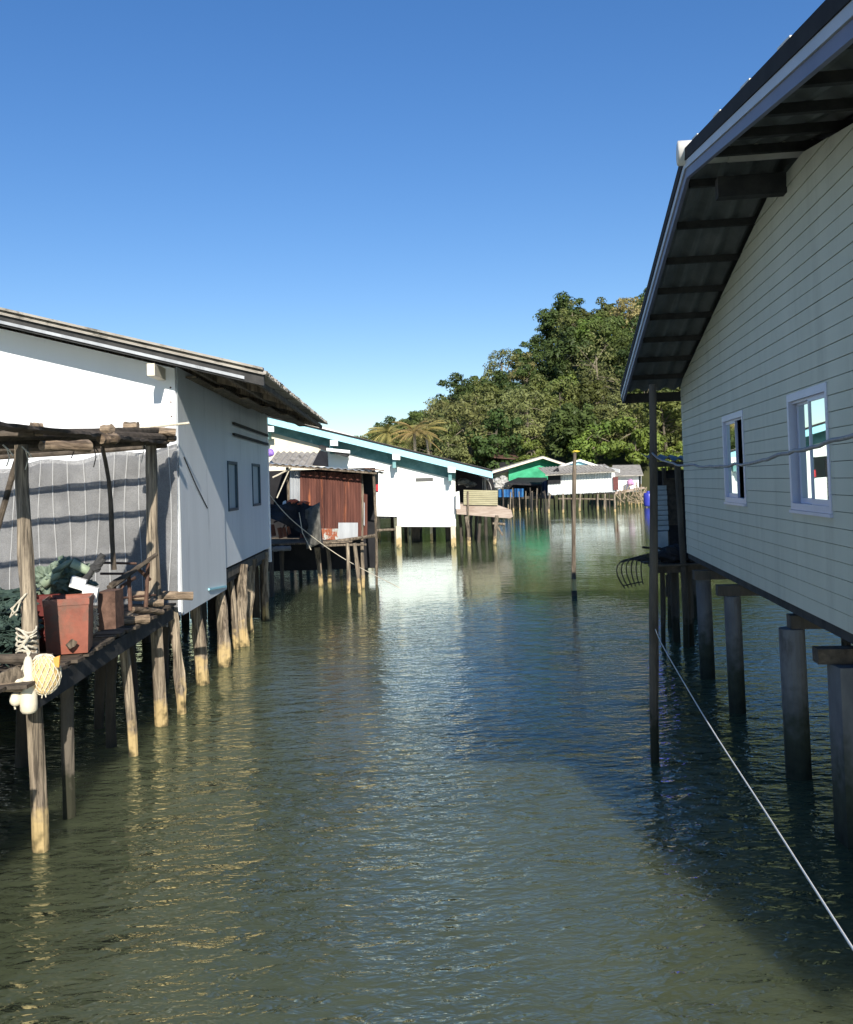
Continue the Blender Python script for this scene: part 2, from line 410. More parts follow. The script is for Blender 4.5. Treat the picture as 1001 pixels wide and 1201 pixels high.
Z = Vector((0, 0, 1))
def V(*a): return Vector(a)

# ------------------------------------------------------------------ world and sun
w = bpy.data.worlds.new('World'); S.world = w; w.use_nodes = True
N = w.node_tree.nodes; N.clear(); L = w.node_tree.links
sunpos = Vector((.17, -1, .515)).normalized()
el = math.asin(sunpos.z); az = math.atan2(sunpos.x, sunpos.y)
sk = N.new('ShaderNodeTexSky'); sk.sky_type = 'NISHITA'; sk.sun_disc = False
sk.sun_elevation = el; sk.sun_rotation = az; sk.altitude = 10; sk.air_density = 1.0; sk.dust_density = 0.0; sk.ozone_density = 3.0
bg = N.new('ShaderNodeBackground'); bg.inputs[1].default_value = .128
wo = N.new('ShaderNodeOutputWorld')
hsv = N.new('ShaderNodeHueSaturation'); hsv.inputs['Saturation'].default_value = 1.38; hsv.inputs['Hue'].default_value = .512
gm = N.new('ShaderNodeGamma'); gm.inputs[1].default_value = .82
L.new(sk.outputs[0], gm.inputs[0]); L.new(gm.outputs[0], hsv.inputs['Color']); L.new(hsv.outputs[0], bg.inputs[0]); L.new(bg.outputs[0], wo.inputs[0])
sd = bpy.data.lights.new('sun', 'SUN'); sd.energy = 4.8; sd.angle = R(.5); sd.color = (1, .94, .84)
so = bpy.data.objects.new('sun', sd); C.objects.link(so)
so.rotation_euler = sunpos.to_track_quat('Z', 'Y').to_euler(); so.location = (5, -20, 20)
S.view_settings.view_transform = 'Standard'; S.view_settings.look = 'None'
S.view_settings.gamma = 1; S.view_settings.exposure = .55
S.render.engine = 'CYCLES'
S.cycles.max_bounces = 8; S.cycles.transparent_max_bounces = 12

# ------------------------------------------------------------------ water
def water_mat():
    m, t, N, L = nt('sea_water')
    o = N.new('ShaderNodeOutputMaterial')
    g = N.new('ShaderNodeNewGeometry')
    def nz(rot, sc, st, det=3, ro=.5, dist=0.0):
        mp = N.new('ShaderNodeMapping'); mp.inputs['Rotation'].default_value = (0, 0, R(rot)); mp.inputs['Scale'].default_value = st
        L.new(g.outputs['Position'], mp.inputs[0])
        n = N.new('ShaderNodeTexNoise'); n.inputs['Scale'].default_value = sc; n.inputs['Detail'].default_value = det
        n.inputs['Roughness'].default_value = ro; n.inputs['Distortion'].default_value = dist
        L.new(mp.outputs[0], n.inputs['Vector']); return n.outputs[0]
    def mth(op, a, b=None, c=None):
        x = N.new('ShaderNodeMath'); x.operation = op
        for i, q in enumerate((a, b, c)):
            if q is None: continue
            if isinstance(q, (int, float)): x.inputs[i].default_value = q
            else: L.new(q, x.inputs[i])
        return x.outputs[0]
    big = nz(10, 1.0, (.4, 1, 1), 2, .5)
    med = nz(-26, 3.2, (.45, 1, 1), 3, .5, .25)
    sml = nz(-46, 9, (.5, 1, 1), 3, .55, .3)
    calm = nz(30, .22, (1, .6, 1), 3, .5)
    sp = N.new('ShaderNodeSeparateXYZ'); L.new(g.outputs['Position'], sp.inputs[0])
    mr = N.new('ShaderNodeMapRange'); L.new(sp.outputs[1], mr.inputs[0])
    mr.inputs[1].default_value = 6; mr.inputs[2].default_value = 24; mr.inputs[3].default_value = 1.25; mr.inputs[4].default_value = .10
    cm = N.new('ShaderNodeMapRange'); L.new(calm, cm.inputs[0]); cm.inputs[1].default_value = .35; cm.inputs[2].default_value = .65; cm.inputs[3].default_value = .5; cm.inputs[4].default_value = 1.2
    h = mth('MULTIPLY_ADD', big, .050, mth('MULTIPLY_ADD', med, .060, mth('MULTIPLY', sml, .036)))
    h = mth('MULTIPLY', h, mth('MULTIPLY', mr.outputs[0], cm.outputs[0]))
    bp = N.new('ShaderNodeBump'); bp.inputs['Distance'].default_value = 1; bp.inputs['Strength'].default_value = 1
    L.new(h, bp.inputs['Height'])
    df = N.new('ShaderNodeSubsurfaceScattering'); df.falloff = 'BURLEY'; df.inputs['Scale'].default_value = .95; df.inputs['Radius'].default_value = (1, 1, .9)
    mu = nz(5, .35, (1, .7, 1), 5, .6)
    cr = N.new('ShaderNodeValToRGB'); cr.color_ramp.elements[0].position = .35; cr.color_ramp.elements[1].position = .65
    cr.color_ramp.elements[0].color = (.066, .078, .042, 1); cr.color_ramp.elements[1].color = (.094, .108, .060, 1)
    L.new(mu, cr.inputs[0]); L.new(cr.outputs[0], df.inputs['Color'])
    L.new(bp.outputs[0], df.inputs['Normal'])
    gl = N.new('ShaderNodeBsdfGlossy'); gl.inputs['Roughness'].default_value = .008; gl.inputs['Color'].default_value = (.90, 1, .98, 1)
    L.new(bp.outputs[0], gl.inputs['Normal'])
    fr = N.new('ShaderNodeFresnel'); fr.inputs[0].default_value = 1.55; L.new(bp.outputs[0], fr.inputs['Normal'])
    mx = N.new('ShaderNodeMixShader'); L.new(fr.outputs[0], mx.inputs[0]); L.new(df.outputs[0], mx.inputs[1]); L.new(gl.outputs[0], mx.inputs[2])
    L.new(mx.outputs[0], o.inputs[0])
    return m
MB().add([(-900, -60, 0), (900, -60, 0), (900, 2000, 0), (-900, 2000, 0)], [(0, 1, 2, 3)]).build('water', water_mat())['kind'] = 'structure'

# ------------------------------------------------------------------ hill
RX = [-400, -60, -30, -14, -11, -3, 7, 15.7, 22, 26, 33, 39, 50, 65, 90, 140, 400]
RZ = [0.2, .3, 1.5, 4.5, 7, 9.5, 14.0, 19, 23.5, 28.5, 28.5, 29, 31, 32, 30, 20, 0]
def prof(x):
    for i in range(len(RX) - 1):
        if RX[i] <= x <= RX[i + 1]:
            t = (x - RX[i]) / (RX[i + 1] - RX[i]); return RZ[i] + (RZ[i + 1] - RZ[i]) * t
    return 0
def hillz(x, y):
    sh = 104 + 3 * math.sin(x * .11)
    t = (y - sh) / (172 - sh)
    if t < 0: return max(-2.0, t * 14)
    g = t ** .8 if t < 1 else max(0, 1 - ((t - 1) * .6) ** 2)
    return .5 + (prof(x) - .5) * min(g, 1) + .6 * noise.noise(Vector((x * .08, y * .08, 0)))
hm = MB()
hm.grid(lambda u, v: (lambda x, y: Vector((x, y, hillz(x, y))))(-140 + 300 * u, 94 + 220 * v), 90, 60)
MT['hill'] = mat('hill_ground', (.03, .04, .014), (.07, .07, .03), .5, (1, 1, 1), .95)
hm.build('hill', 'hill', smooth=True)['kind'] = 'structure'

# ------------------------------------------------------------------ right house (gable wall towards the channel)
ur = ray(632, 562.5); ur.z = 0; ur.normalize()
nr = Vector((-ur.y, ur.x, 0))                 # out over the channel
er = -nr
Cr = P(804, 557, 15); Cr.z = 0
def RP(s, k, z): return Cr - ur * s + er * k + Z * z
RL = 13.1; RS = 6.6; RZT = 5.93
def rslope(sg): return .207 if sg < 0 else .186
RSL = .2
def rroof(s): return RZT - rslope(s - RS) * abs(s - RS)
rh = thing('siding_house', 'grey-green lap-sided house on concrete piles, dark roof overhang and two white-framed windows', 'house', RP(RS, 3, 0))
zb = P(807, 648.5, 15).z
def srng(px, py):
    q = onwall(px, py, Cr, ur); return (Cr - Vector((q.x, q.y, 0))).dot(ur), q.z
s1a, z1t = srng(849.8, 488.8); s1b, _ = srng(875.9, 535); _, z1b = srng(866, 589.6)
s2a, z2t = srng(929.6, 470); s2a = srng(929.6, 530)[0]; s2b = srng(976.6, 530)[0]; z2t = srng(926.7, 463.4)[1]; z2b = srng(956, 600)[1]
WIN = [(s1a, s1b, z1b, z1t), (s2a, s2b, z2b, z2t)]
sd_ = MB(); e_ = .1335; k_ = 0
ZE = (rroof(0) - .13, rroof(RL) - .13)
def span(z):
    lo = 0 if z <= ZE[0] else (z - ZE[0]) / rslope(-1)
    hi = RL if z <= ZE[1] else RL - (z - ZE[1]) / rslope(1)
    return lo, hi
zc = zb
while zc < RZT:
    za, zn = zc + .0055, zc + e_
    p0, q0 = span(za); p1, q1 = span(zn)
    if p1 > q1: p1 = q1 = (p1 + q1) / 2
    if p0 < q0:
        segs = [(p0, q0)]; cuts = []
        for (a, b, c, d_) in WIN:
            if za < d_ and zn > c:
                cuts.append((a, b))
                if za < c: sd_.hexa([RP(x, k, z) for z in (za, c) for x, k in ((a, 0), (b, 0), (b, -.02), (a, -.02))])
                if zn > d_: sd_.hexa([RP(x, k, z) for z in (d_, zn) for x, k in ((a, 0), (b, 0), (b, -.02), (a, -.02))])
        jr = random.Random(k_ // 2); j = jr.choice([3.05, 4.6, 9.15]) + (0 if k_ % 4 < 2 else 1.5)
        if not any(a - .05 < j < b + .05 for a, b in cuts): cuts.append((j, j + .004))
        for (a, b) in cuts:
            ns = []
            for (p, q) in segs:
                if b <= p or a >= q: ns.append((p, q))
                else:
                    if a > p: ns.append((p, a))
                    if b < q: ns.append((b, q))
            segs = ns
        for (p, q) in segs:
            pt = max(p, p1) if p <= p0 + 1e-6 else p
            qt = min(q, q1) if q >= q0 - 1e-6 else q
            if qt <= pt: continue
            w_ = .001 * ((k_ * 7) % 3)
            sd_.hexa([RP(p, 0, za), RP(q, 0, za), RP(q, -.022 - w_, za), RP(p, -.022 - w_, za),
                      RP(pt, 0, zn), RP(qt, 0, zn), RP(qt, -.018 - w_, zn), RP(pt, -.018 - w_, zn)])
    zc += e_; k_ += 1
sd_.build('wall', 'siding', rh)
bkp = MB()                            # wall backing, coloured dark to paint shadow into the board joints
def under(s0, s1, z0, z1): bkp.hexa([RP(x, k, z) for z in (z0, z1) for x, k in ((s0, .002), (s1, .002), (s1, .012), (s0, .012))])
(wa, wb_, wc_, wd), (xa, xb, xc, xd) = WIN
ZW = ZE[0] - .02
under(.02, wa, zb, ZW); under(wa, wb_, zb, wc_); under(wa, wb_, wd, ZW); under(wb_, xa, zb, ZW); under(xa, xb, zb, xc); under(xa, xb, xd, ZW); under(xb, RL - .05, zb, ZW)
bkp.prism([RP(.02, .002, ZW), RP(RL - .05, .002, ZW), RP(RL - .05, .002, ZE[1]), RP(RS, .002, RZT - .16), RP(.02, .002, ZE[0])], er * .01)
bkp.build('shadow_backing', 'groove', rh)
# the other walls, floor and rim
ow = MB()
for s in (0.02, RL - .12):
    ow.prism([RP(s, .03, zb), RP(s, 7, zb), RP(s, 7, rroof(s) - .16), RP(s, .03, rroof(s) - .16)], -ur * .1)
ow.prism([RP(0, 7, zb), RP(RL, 7, zb), RP(RL, 7, rroof(RL) - .14), RP(RS, 7, RZT - .14), RP(0, 7, rroof(0) - .14)], er * .1)
ow.build('side_wall', 'siding', rh)
MB().prism([RP(.14, .035, zb + .01), RP(RL - .14, .035, zb + .01), RP(RL - .14, 6.98, zb + .01), RP(.14, 6.98, zb + .01)], Z * .1).build('floor', 'timber_dark', rh)
MB().prism([RP(.14, 2.5, zb + .12), RP(RL - .14, 2.5, zb + .12), RP(RL - .14, 2.5, 4.2), RP(.14, 2.5, 4.2)], er * .08).build('inner_wall', 'interior', rh)
rim = MB()
rim.box(RP(RL / 2, .045, zb - .045), ur * RL, er * .09, Z * .08)
for k in (1.6, 3.2, 4.8, 6.4): rim.box(RP(RL / 2, k, zb - .085), ur * (RL - .3), er * .1, Z * .15)
rim.build('floor_beam', 'timber_dark', rh)
sk_ = MB()
for i in range(44): sk_.box(RP(.2 + i * .295, 6.9 + .02 * (i % 2), .62), ur * .27, er * .02, Z * (1.5 - .1 * (i % 3)))
sk_.build('blocker_skirt', 'pile_dark', rh)  # plank barrier added to cut off open sky under the floor
# windows
for wi, (a, b, c, d_) in enumerate(WIN):
    f = MB(); t = .045
    kx = lambda k0, k1: (er * (k1 - k0), (k0 + k1) / 2)
    def fb(sa, sb, za, zb_, k0=-.030, k1=.09, mb=None):
        (mb or f).box(RP((sa + sb) / 2, (k0 + k1) / 2, (za + zb_) / 2), ur * (sb - sa), er * (k1 - k0), Z * (zb_ - za))
    fb(a - .01, a + t, c + .0, d_); fb(b - t, b + .01, c + .0, d_); fb(a + t, b - t, d_ - .07, d_); fb(a + t, b - t, c, c + .06)
    fb(a - .02, b + .02, c - .03, c - .002, -.045, .05)
    fb(a + t, b - t, d_ - .092, d_ - .0702, .0, .03)
    wo_ = f.build('window', 'alu', rh)
    ai, bi, ci, di = a + t, b - t, c + .06, d_ - .092
    m_ = (ai + bi) / 2
    sash = [(ai + .0, m_ + .04, .0)] if wi == 0 else [(ai + .06, m_ + .05, .03), (m_ + .01, bi - .0, -.012)]
    for (p, q, k) in sash:
        r = MB(); g = .022
        for (x0, x1, y0, y1) in ((p, p + g, ci, di), (q - g, q, ci, di), (p + g, q - g, ci, ci + .05), (p + g, q - g, di - g, di)):
            fb(x0, x1, y0, y1, k, k + .028, r)
        r.build('sash', 'alu', wo_)
        pn = MB(); fb(p + g - .004, q - g + .004, ci + .047, di - g + .004, k + .012, k + .017, pn); pn.build('pane', 'glass', wo_)
    if wi == 0:
        cu = MB(); cu.grid(lambda u_, v_: RP(m_ + .05 + (bi - m_ - .05) * u_, .16 + .02 * math.sin(u_ * 22), ci + .02 + (di - ci - .04) * v_), 30, 2, .004)
        cu.build('curtain', 'curtain', wo_)
# roof
OV = .865
for sg, nm in ((-1, 'roof_sheet'), (1, 'roof_sheet')):
    s_e = RS + sg * (RS + .72)
    v = RP(s_e, 0, rroof(s_e)) - RP(RS, 0, RZT)
    for k in range(1):
        mb = MB(); mb.corr(RP(RS, -OV - .02, RZT + .03), er * 9.0, v, .24, .030, .012, rows=6)
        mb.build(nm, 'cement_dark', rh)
pu = MB()
for i in range(8):
    for sg in (-1, 1):
        s = RS + sg * (.42 + i * .86)
        pu.box(RP(s, 3.35, rroof(s) - .045), er * 8.3, ur * .05, Z * .075)
pu.build('purlin', 'timber_dark', rh)
rf = MB()
for k in (.20, 2.2, 4.4, 6.8):
    for sg in (-1, 1):
        s_e = RS + sg * (RS + .66)
        rf.bar(RP(RS, k, RZT - .17), RP(s_e, k, rroof(s_e) - .17), .06, .13)
rf.build('rafter', 'timber_dark', rh)
for sg in (-1, 1):
    s_e = RS + sg * (RS + .74)
    A_, B_ = RP(RS, 0, 0), RP(s_e, 0, 0)
    def strip(k0, k1, top, bot, nm, mt):
        mb = MB()
        mb.hexa([RP(RS, k0, RZT + bot), RP(RS, k1, RZT + bot), RP(s_e, k1, rroof(s_e) + bot), RP(s_e, k0, rroof(s_e) + bot),
                 RP(RS, k0, RZT + top), RP(RS, k1, RZT + top), RP(s_e, k1, rroof(s_e) + top), RP(s_e, k0, rroof(s_e) + top)])
        mb.build(nm, mt, rh)
    strip(-OV - .055, -OV - .027, .065, -.045, 'roof_edge', 'flashing')
    strip(-OV - .045, -OV - .020, -.047, -.115, 'fascia', 'fascia_light')
    strip(-OV - .030, -OV + .005, -.117, -.20, 'fascia', 'fascia')
    # eave board
    MB().box(RP(s_e - sg * .06, 3.3, rroof(s_e) - .12), er * 8.4, ur * .03, Z * .16).build('eave_board', 'timber_dark', rh)
for i in range(7):
    for sg in (-1, 1):
        s = RS + sg * (.95 * i + .6)
        tl = MB().box(RP(s, -OV + .0, rroof(s) + .072), er * .10, (ur * -sg + Z * -rslope(sg)) * .26, Z * .022)
        tl.build('edge_tile', 'cap', rh)
cp = MB()
cp.tube([RP(RS, -OV - .10, RZT + .035), RP(RS, -OV + .35, RZT + .035)], [.115, .11], 16)
cp.tube([RP(RS, -OV + .355, RZT + .02), RP(RS, 8, RZT + .02)], [.1, .1], 12)
cp.build('ridge_cap', 'cap', rh, True)
MB().box(RP(RS + .02, -.32, RZT - .33), er * .62, ur * .13, Z * .19).build('ridge_beam', 'timber_dark', rh)
# piles
pl = [(822, 13.4, .105, 796), (855, 11.45, .10, 0), (923, 8.95, .119, 0), (988, 7.35, .121, 0)]
for (px, d, r, _) in pl:
    p = P(px, 600, d); mb = MB()
    if r < .12 : mb.tube([(p.x, p.y, -1.5), (p.x + .01, p.y, 0), (p.x, p.y, 1.432)], [r, r, r], 18)
    else: mb.hexa([(p.x + sx * r, p.y + sy * r, z) for z in (-1.5, 1.398) for sx, sy in ((-1, -1), (1, -1), (1, 1), (-1, 1))])
    mb.build('pile', 'concrete', rh)
for (px, d) in ((832, 13.3), (862, 11.45), (916, 8.9), (975, 7.4)):
    p = P(px, 600, d)
    MB().box((p.x + (.45 if px > 870 else 0.15), p.y, 1.50 if px != 975 else 1.46), er * (.8 if px != 975 else 1.2), ur * .16, Z * (.13 if px != 975 else .12)).build('cross_beam', 'pile_green' if px < 950 else 'bark', rh)
for (k, s, r) in ((1.9, 1.5, .07), (3.8, 1.4, .08), (1.8, 4.2, .07), (3.9, 4.3, .1), (1.6, 6.6, .1), (3.8, 6.8, .1), (1.7, 8.9, .11), (4.2, 9.2, .11), (6.4, 1.5, .1), (6.4, 4, .1), (6.4, 7, .1), (.3, 10.2, .12), (.3, 12, .12)):
    q = RP(s, k, 0); MB().log((q.x, q.y, -1.5), (q.x, q.y, 1.40), r, r * .9, .2, .2).build('pile', 'pile_green', rh)
for s in (4.5,): 
    MB().log(P(783, 700, 17.5) * 1, P(783, 700, 17.5) + Z * .01 + V(.01, 0, .4), .03).build('brace', 'pile_green', rh)

# ------------------------------------------------------------------ dark shack behind the right house corner
sh = thing('lean_to_shack', 'small dark lean-to shack in the shade just beyond the siding house corner', 'shack', Vector((P(790, 600, 17.2).x, 17.2, 0)))
zf = 1.38
for (px, d, r, zt) in ((775, 16.2, .045, zf), (790, 16.4, .075, zf), (805, 16.0, .075, zf), (797, 15.9, .055, 3.15), (781, 17.9, .05, 3.1), (812, 19, .06, 3.1)):
    p = P(px, 640, d); MB().log((p.x, p.y, -1.2), (p.x + .02, p.y, zt), r, r * .85, .5, .3).build('post', 'pile_green', sh)
a, b = P(768, 640, 16.0), P(830, 640, 16.0)
fl = MB()
for i in range(5):
    y = 15.9 + i * .3
    fl.box(((a.x + b.x) / 2 + .2 + rnd.uniform(-.06, .06), y, zf + .03), (b.x - a.x + .5, 0, 0), (0, .25, 0), (0, 0, .035))
fl.bar((a.x - .05, 15.95, zf - .05), (b.x + .5, 15.95, zf - .05), .08, .12); fl.bar((a.x + .1, 16, zf - .051), (a.x + .2, 17.2, zf - .051), .08, .12)
fl.build('deck', 'pile_green', sh)
r_ = MB().corr((P(757, 545, 16.0).x, 15.9, 3.27), (1.35, 0, -.12), (.35, 1.9, .1), .2, .03, .01)
r_.build('roof', 'cement_dark', sh)
MB().box((P(795, 600, 17.9).x + .3, 17.95, 2.2), (1.3, 0, 0), (0, .06, 0), (0, 0, 1.7)).build('back_wall', 'black_cloth', sh)
MB().box((P(790, 590, 17.6).x, 17.6, 2.45), (.36, 0, 0), (0, .05, 0), (0, 0, .9)).build('board', 'bark', sh)
MB().log((P(800, 560, 15.95).x - .55, 15.95, 3.15), (P(800, 560, 15.95).x + .5, 15.95, 3.13), .045).build('beam', 'pile_green', sh)
lv = MB()
for i in range(9):
    z = 1.98 + i * .092
    lv.box((P(776, 600, 16.9).x, 16.9 + .004 * i, z), (.235 - .006 * (i % 3), 0, 0), (0, .07, -.03), (0, 0, .075))
single('stacked_trays', lv, 'louvre', 'stack of pale blue-grey ribbed trays inside the dark lean-to', 'trays')
bx = MB().box((P(774.5, 650, 16.9).x, 16.9, 1.69), (.26, 0, .03), (0, .22, 0), (0, 0, .47))
bx.box((P(774.5, 650, 16.9).x - .015, 16.785, 1.71), (.02, 0, 0), (0, .012, 0), (0, 0, .40)).box((P(774.5, 650, 16.9).x, 16.785, 1.72), (.2, 0, .0), (0, .010, 0), (0, 0, .02))
single('foam_box', bx, 'louvre', 'pale blue-grey box standing under the ribbed trays in the lean-to', 'box')
hp = MB()
for i in range(5): hp.blob(P(783 + i * 6, 652 - (i % 2) * 5, 16.1), (.22, .2, .11), 8, .5, 1.6, i)
single('tarp_heap', hp, 'black_cloth', 'crumpled dark tarp heap on the deck edge of the lean-to shack', 'tarp')
# wire trap hanging off the deck
tr = MB()
c0 = P(768, 650, 15.9); 
for i in range(6):
    dx = -.30 - .10 * i; pts = []
    for j in range(11):
        t = j / 10
        pts.append(c0 + V(dx * math.sin(t * 2.0) * 1.0 + .05 * i * t, -.25 + .1 * i, -.06 * i * .4 - .50 * t * t + .10 * math.sin(t * 3)))
    tr.tube(pts, .011, 5)
for t in (.5, .96):
    tr.tube([c0 + V((-.30 - .10 * i) * math.sin(t * 2.0) + .05 * i * t, -.25 + .1 * i, -.06 * i * .4 - .50 * t * t + .10 * math.sin(t * 3)) for i in range(6)], .010, 5)
tr.log(P(745, 656, 15.8), P(775, 658, 15.9), .022); tr.log(P(754, 642, 15.9), P(775, 643, 16.0), .018)
single('wire_trap', tr, 'timber_dark', 'curved black wire fish trap hanging off the lean-to deck over the water', 'trap')

# ------------------------------------------------------------------ slim poles, cables, ropes
pb, pt = W(767, 893), P(766, 451, 9.6)
mb = MB().log((pb.x, pb.y, -1), (pt.x, pt.y, pt.z), .048, .038, .5, .2, 10, 12)
single('mooring_pole', mb, 'pile_green', 'tall thin dark pole in the water beside the siding house eave', 'pole')
cb = W(674, 699); ct = P(674.5, 531, cb.y)
yp = thing('channel_pole', 'slender bamboo pole standing alone in mid channel with a yellow tip', 'pole', (cb.x, cb.y, 0))
MB().log((cb.x, cb.y, .42), ct, .056, .046, .08, .15, 10, 10).build('shaft', 'wood', yp)
MB().log((cb.x, cb.y, -1), (cb.x, cb.y, .14), .066, .066, .1, .1, 10, 3).build('foot', 'pile_dark', yp)
MB().log((cb.x, cb.y, .14), (cb.x, cb.y, .42), .064, .06, .1, .1, 10, 3).build('band', mat('tan_band', (.5, .36, .14), (.6, .46, .2), 8), yp)
MB().blob(ct + V(.03, 0, .03), (.085, .06, .03), 8, .5, 2, 3).build('yellow_tip', 'yellow', yp)
def cable(pts, r, nm, mt, label, cat, n=40, wob=.0):
    P_ = []
    for i in range(n + 1):
        t = i / n * (len(pts) - 1); k = min(int(t), len(pts) - 2); f = t - k
        p0 = pts[max(k - 1, 0)]; p1 = pts[k]; p2 = pts[k + 1]; p3 = pts[min(k + 2, len(pts) - 1)]
        q = .5 * ((2 * p1) + (p2 - p0) * f + (2 * p0 - 5 * p1 + 4 * p2 - p3) * f * f + (3 * p1 - p0 - 3 * p2 + p3) * f ** 3)
        P_.append(q + V(noise.noise(q * 3) * wob, 0, noise.noise(q * 4 + V(5, 0, 0)) * wob))
    return single(nm, MB().tube(P_, r, 6), mt, label, cat, smooth=True)
cable([P(766, 531, 9.5), P(783, 543, 9.0), P(830, 547.5, 7.6), P(870, 544, 6.4), P(925, 531, 5.2), P(1003, 511.5, 4.0), P(1075, 493, 3.4)], .011, 'power_cable', 'wire', 'grey cable sagging from the dark pole across both windows of the siding house', 'cable', 60, .02)
cable([P(769, 738, 9.5), P(779, 760, 9.0), P(829, 845, 6.4), P(905, 963, 4.3), P(1001, 1113, 2.95), P(1100, 1262, 2.3)], .0042, 'mooring_rope', 'white_rope', 'taut white mooring line running from the dark pole towards the lower right', 'rope', 60)
cable([P(316, 580, 24), P(345, 612, 24.4), P(400, 653, 25.5), P(470, 690, 23.6)], .011, 'anchor_line', 'rope', 'thin line dropping from the tarp corner into the water', 'rope', 30)

# ------------------------------------------------------------------ left house
vl = ray(472, 568); vl.z = 0; vl.normalize()
CL = P(208.5, 575, 12.6); CL.z = 0
tl_ = Vector((vl.y, -vl.x, 0))                # towards the channel
def LP(s, t, z): return CL + vl * s + tl_ * t + Z * z
LE = 1.30; LSL = .262; LZE = P(307, 441, 12.0).z
def lroof(t): return LZE + LSL * (LE - t) if t > -5 else LZE + LSL * (LE + 5) - LSL * (-5 - t)
lh = thing('white_house', 'large white-walled house on wooden piles with weathered cement roof, behind the net-draped porch', 'house', LP(4.5, -5, 0))
SB = 3.12; SE = 8.75
zf1 = 1.26; zf2 = 1.60
def gable(s, mbn, mt, th):
    pts = [LP(s, 0, zf1), LP(s, -10, zf1), LP(s, -10, lroof(-10) - .12), LP(s, -5, lroof(-5) - .12), LP(s, 0, lroof(0) - .12)]
    MB().prism(pts, vl * th).build(mbn, mt, lh)
gable(0, 'front_wall', 'white', .1)
gable(SE - .1, 'back_wall', 'white', .1)
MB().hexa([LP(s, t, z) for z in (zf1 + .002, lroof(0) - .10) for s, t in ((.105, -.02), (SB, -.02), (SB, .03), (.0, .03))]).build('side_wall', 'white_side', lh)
# rear side wall with two window openings
wl = []
for (xa, xb, yt, yb) in ((268.5, 279.5, 540.5, 600), (297, 306, 543.5, 594)):
    pa, pb_ = onwall(xa, 570, CL, vl), onwall(xb, 570, CL, vl)
    wl.append(((pa - CL).dot(vl), (pb_ - CL).dot(vl), onwall(xa, yb, CL, vl).z, onwall(xa, yt, CL, vl).z))
m2 = MB()
def slab(mb, s0, s1, z0, z1, t0=-.10, t1=-.02):
    mb.hexa([LP(s, t, z) for z in (z0, z1) for s, t in ((s0, t0), (s1, t0), (s1, t1), (s0, t1))])
zt = lroof(0) - .10
(a1, b1, c1, d1), (a2, b2, c2, d2) = wl
slab(m2, SB + .002, a1, zf2, zt); slab(m2, a1, b1, zf2, c1); slab(m2, a1, b1, d1, zt); slab(m2, b1, a2, zf2, zt); slab(m2, a2, b2, zf2, c2); slab(m2, a2, b2, d2, zt); slab(m2, b2, SE, zf2, zt)
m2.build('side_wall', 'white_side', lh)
MT['blue_frame'] = mat('dark_blue_frame', (.02, .05, .08), (.04, .08, .12), 4, rough=.5)
MT['shutter'] = mat('grey_shutter', (.34, .40, .42), (.42, .48, .50), 2, (1, 1, .2), .5)
for (a, b, c, d) in wl:
    f = MB(); 
    for (x0, x1, y0, y1) in ((a, a + .035, c, d), (b - .07, b, c, d), (a + .035, b - .07, d - .05, d), (a + .035, b - .07, c, c + .05)):
        slab(f, x0, x1, y0, y1, -.09, .0)
    wn = f.build('window', 'blue_frame', lh)
    g = MB(); slab(g, a + .035, b - .07, c + .05, d - .05, -.07, -.045); g.build('shutter', 'shutter', wn)
vs = MB()
for dz in (0, .2):
    vs.hexa([LP(s, t, z) for (s, z) in ((4.3, zt - .62 - dz), (8.6, zt - .62 - dz), (8.6, zt - .55 - dz), (4.3, zt - .55 - dz)) for t in (-.018, .03)][0:8:1] if False else
            [LP(4.3, -.018, zt - .5 - dz), LP(8.6, -.018, zt - .5 - dz), LP(8.6, .03, zt - .53 - dz), LP(4.3, .03, zt - .53 - dz),
             LP(4.3, -.018, zt - .47 - dz), LP(8.6, -.018, zt - .47 - dz), LP(8.6, .03, zt - .47 - dz), LP(4.3, .03, zt - .47 - dz)])
vs.build('vent_gap_shade', 'timber_dark', lh)  # dark strips painted in for the shaded gaps of the vent
ks = MB()
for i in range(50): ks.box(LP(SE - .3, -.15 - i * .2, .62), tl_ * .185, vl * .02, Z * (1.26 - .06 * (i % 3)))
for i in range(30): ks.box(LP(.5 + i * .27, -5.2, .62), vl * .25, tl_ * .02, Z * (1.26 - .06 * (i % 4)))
ks.build('blocker_skirt', 'pile_dark', lh)  # added board barrier, keeps bright water beyond the house from showing
sc_ = MB()
for k in range(16): sc_.lathe(LP(-.001, -.06, zf1 + .12 + k * .2), -vl, [(0, 0), (.013, .001), (.011, .006), (0, .009)], 8)
sc_.build('screw', 'rust_bars', lh)
# small folded flap at the foot of the first panel
MB().bar(LP(1.62, .045, P(240, 690, 14.4).z), LP(3.0, .045, P(260, 690, 15.6).z + .03), .02, .03).build('ledge', 'blue_trim', lh)
MB().tube([LP(.25, .04, P(210, 536, 12.8).z), LP(.95, .045, P(224, 570, 13.7).z), LP(1.7, .04, P(237, 596, 14.4).z)], .008, 5).build('stay_wire', 'timber_dark', lh)
MB().prism([LP(.1, -.12, zf1 + .02), LP(SE - .1, -.12, zf1 + .02), LP(SE - .1, -9.9, zf1 + .02), LP(.1, -9.9, zf1 + .02)], Z * .1).build('floor', 'timber_dark', lh)
fb_ = MB()
fb_.box(LP(SE / 2 + 1.6, -.10, zf2 - .13), vl * (SE - 3.3), tl_ * .1, Z * .16)
for t in (-2, -4, -6, -8): fb_.box(LP(SE / 2, t, zf1 - .07), vl * (SE - .2), tl_ * .12, Z * .16)
fb_.build('floor_beam', 'pile_green', lh)
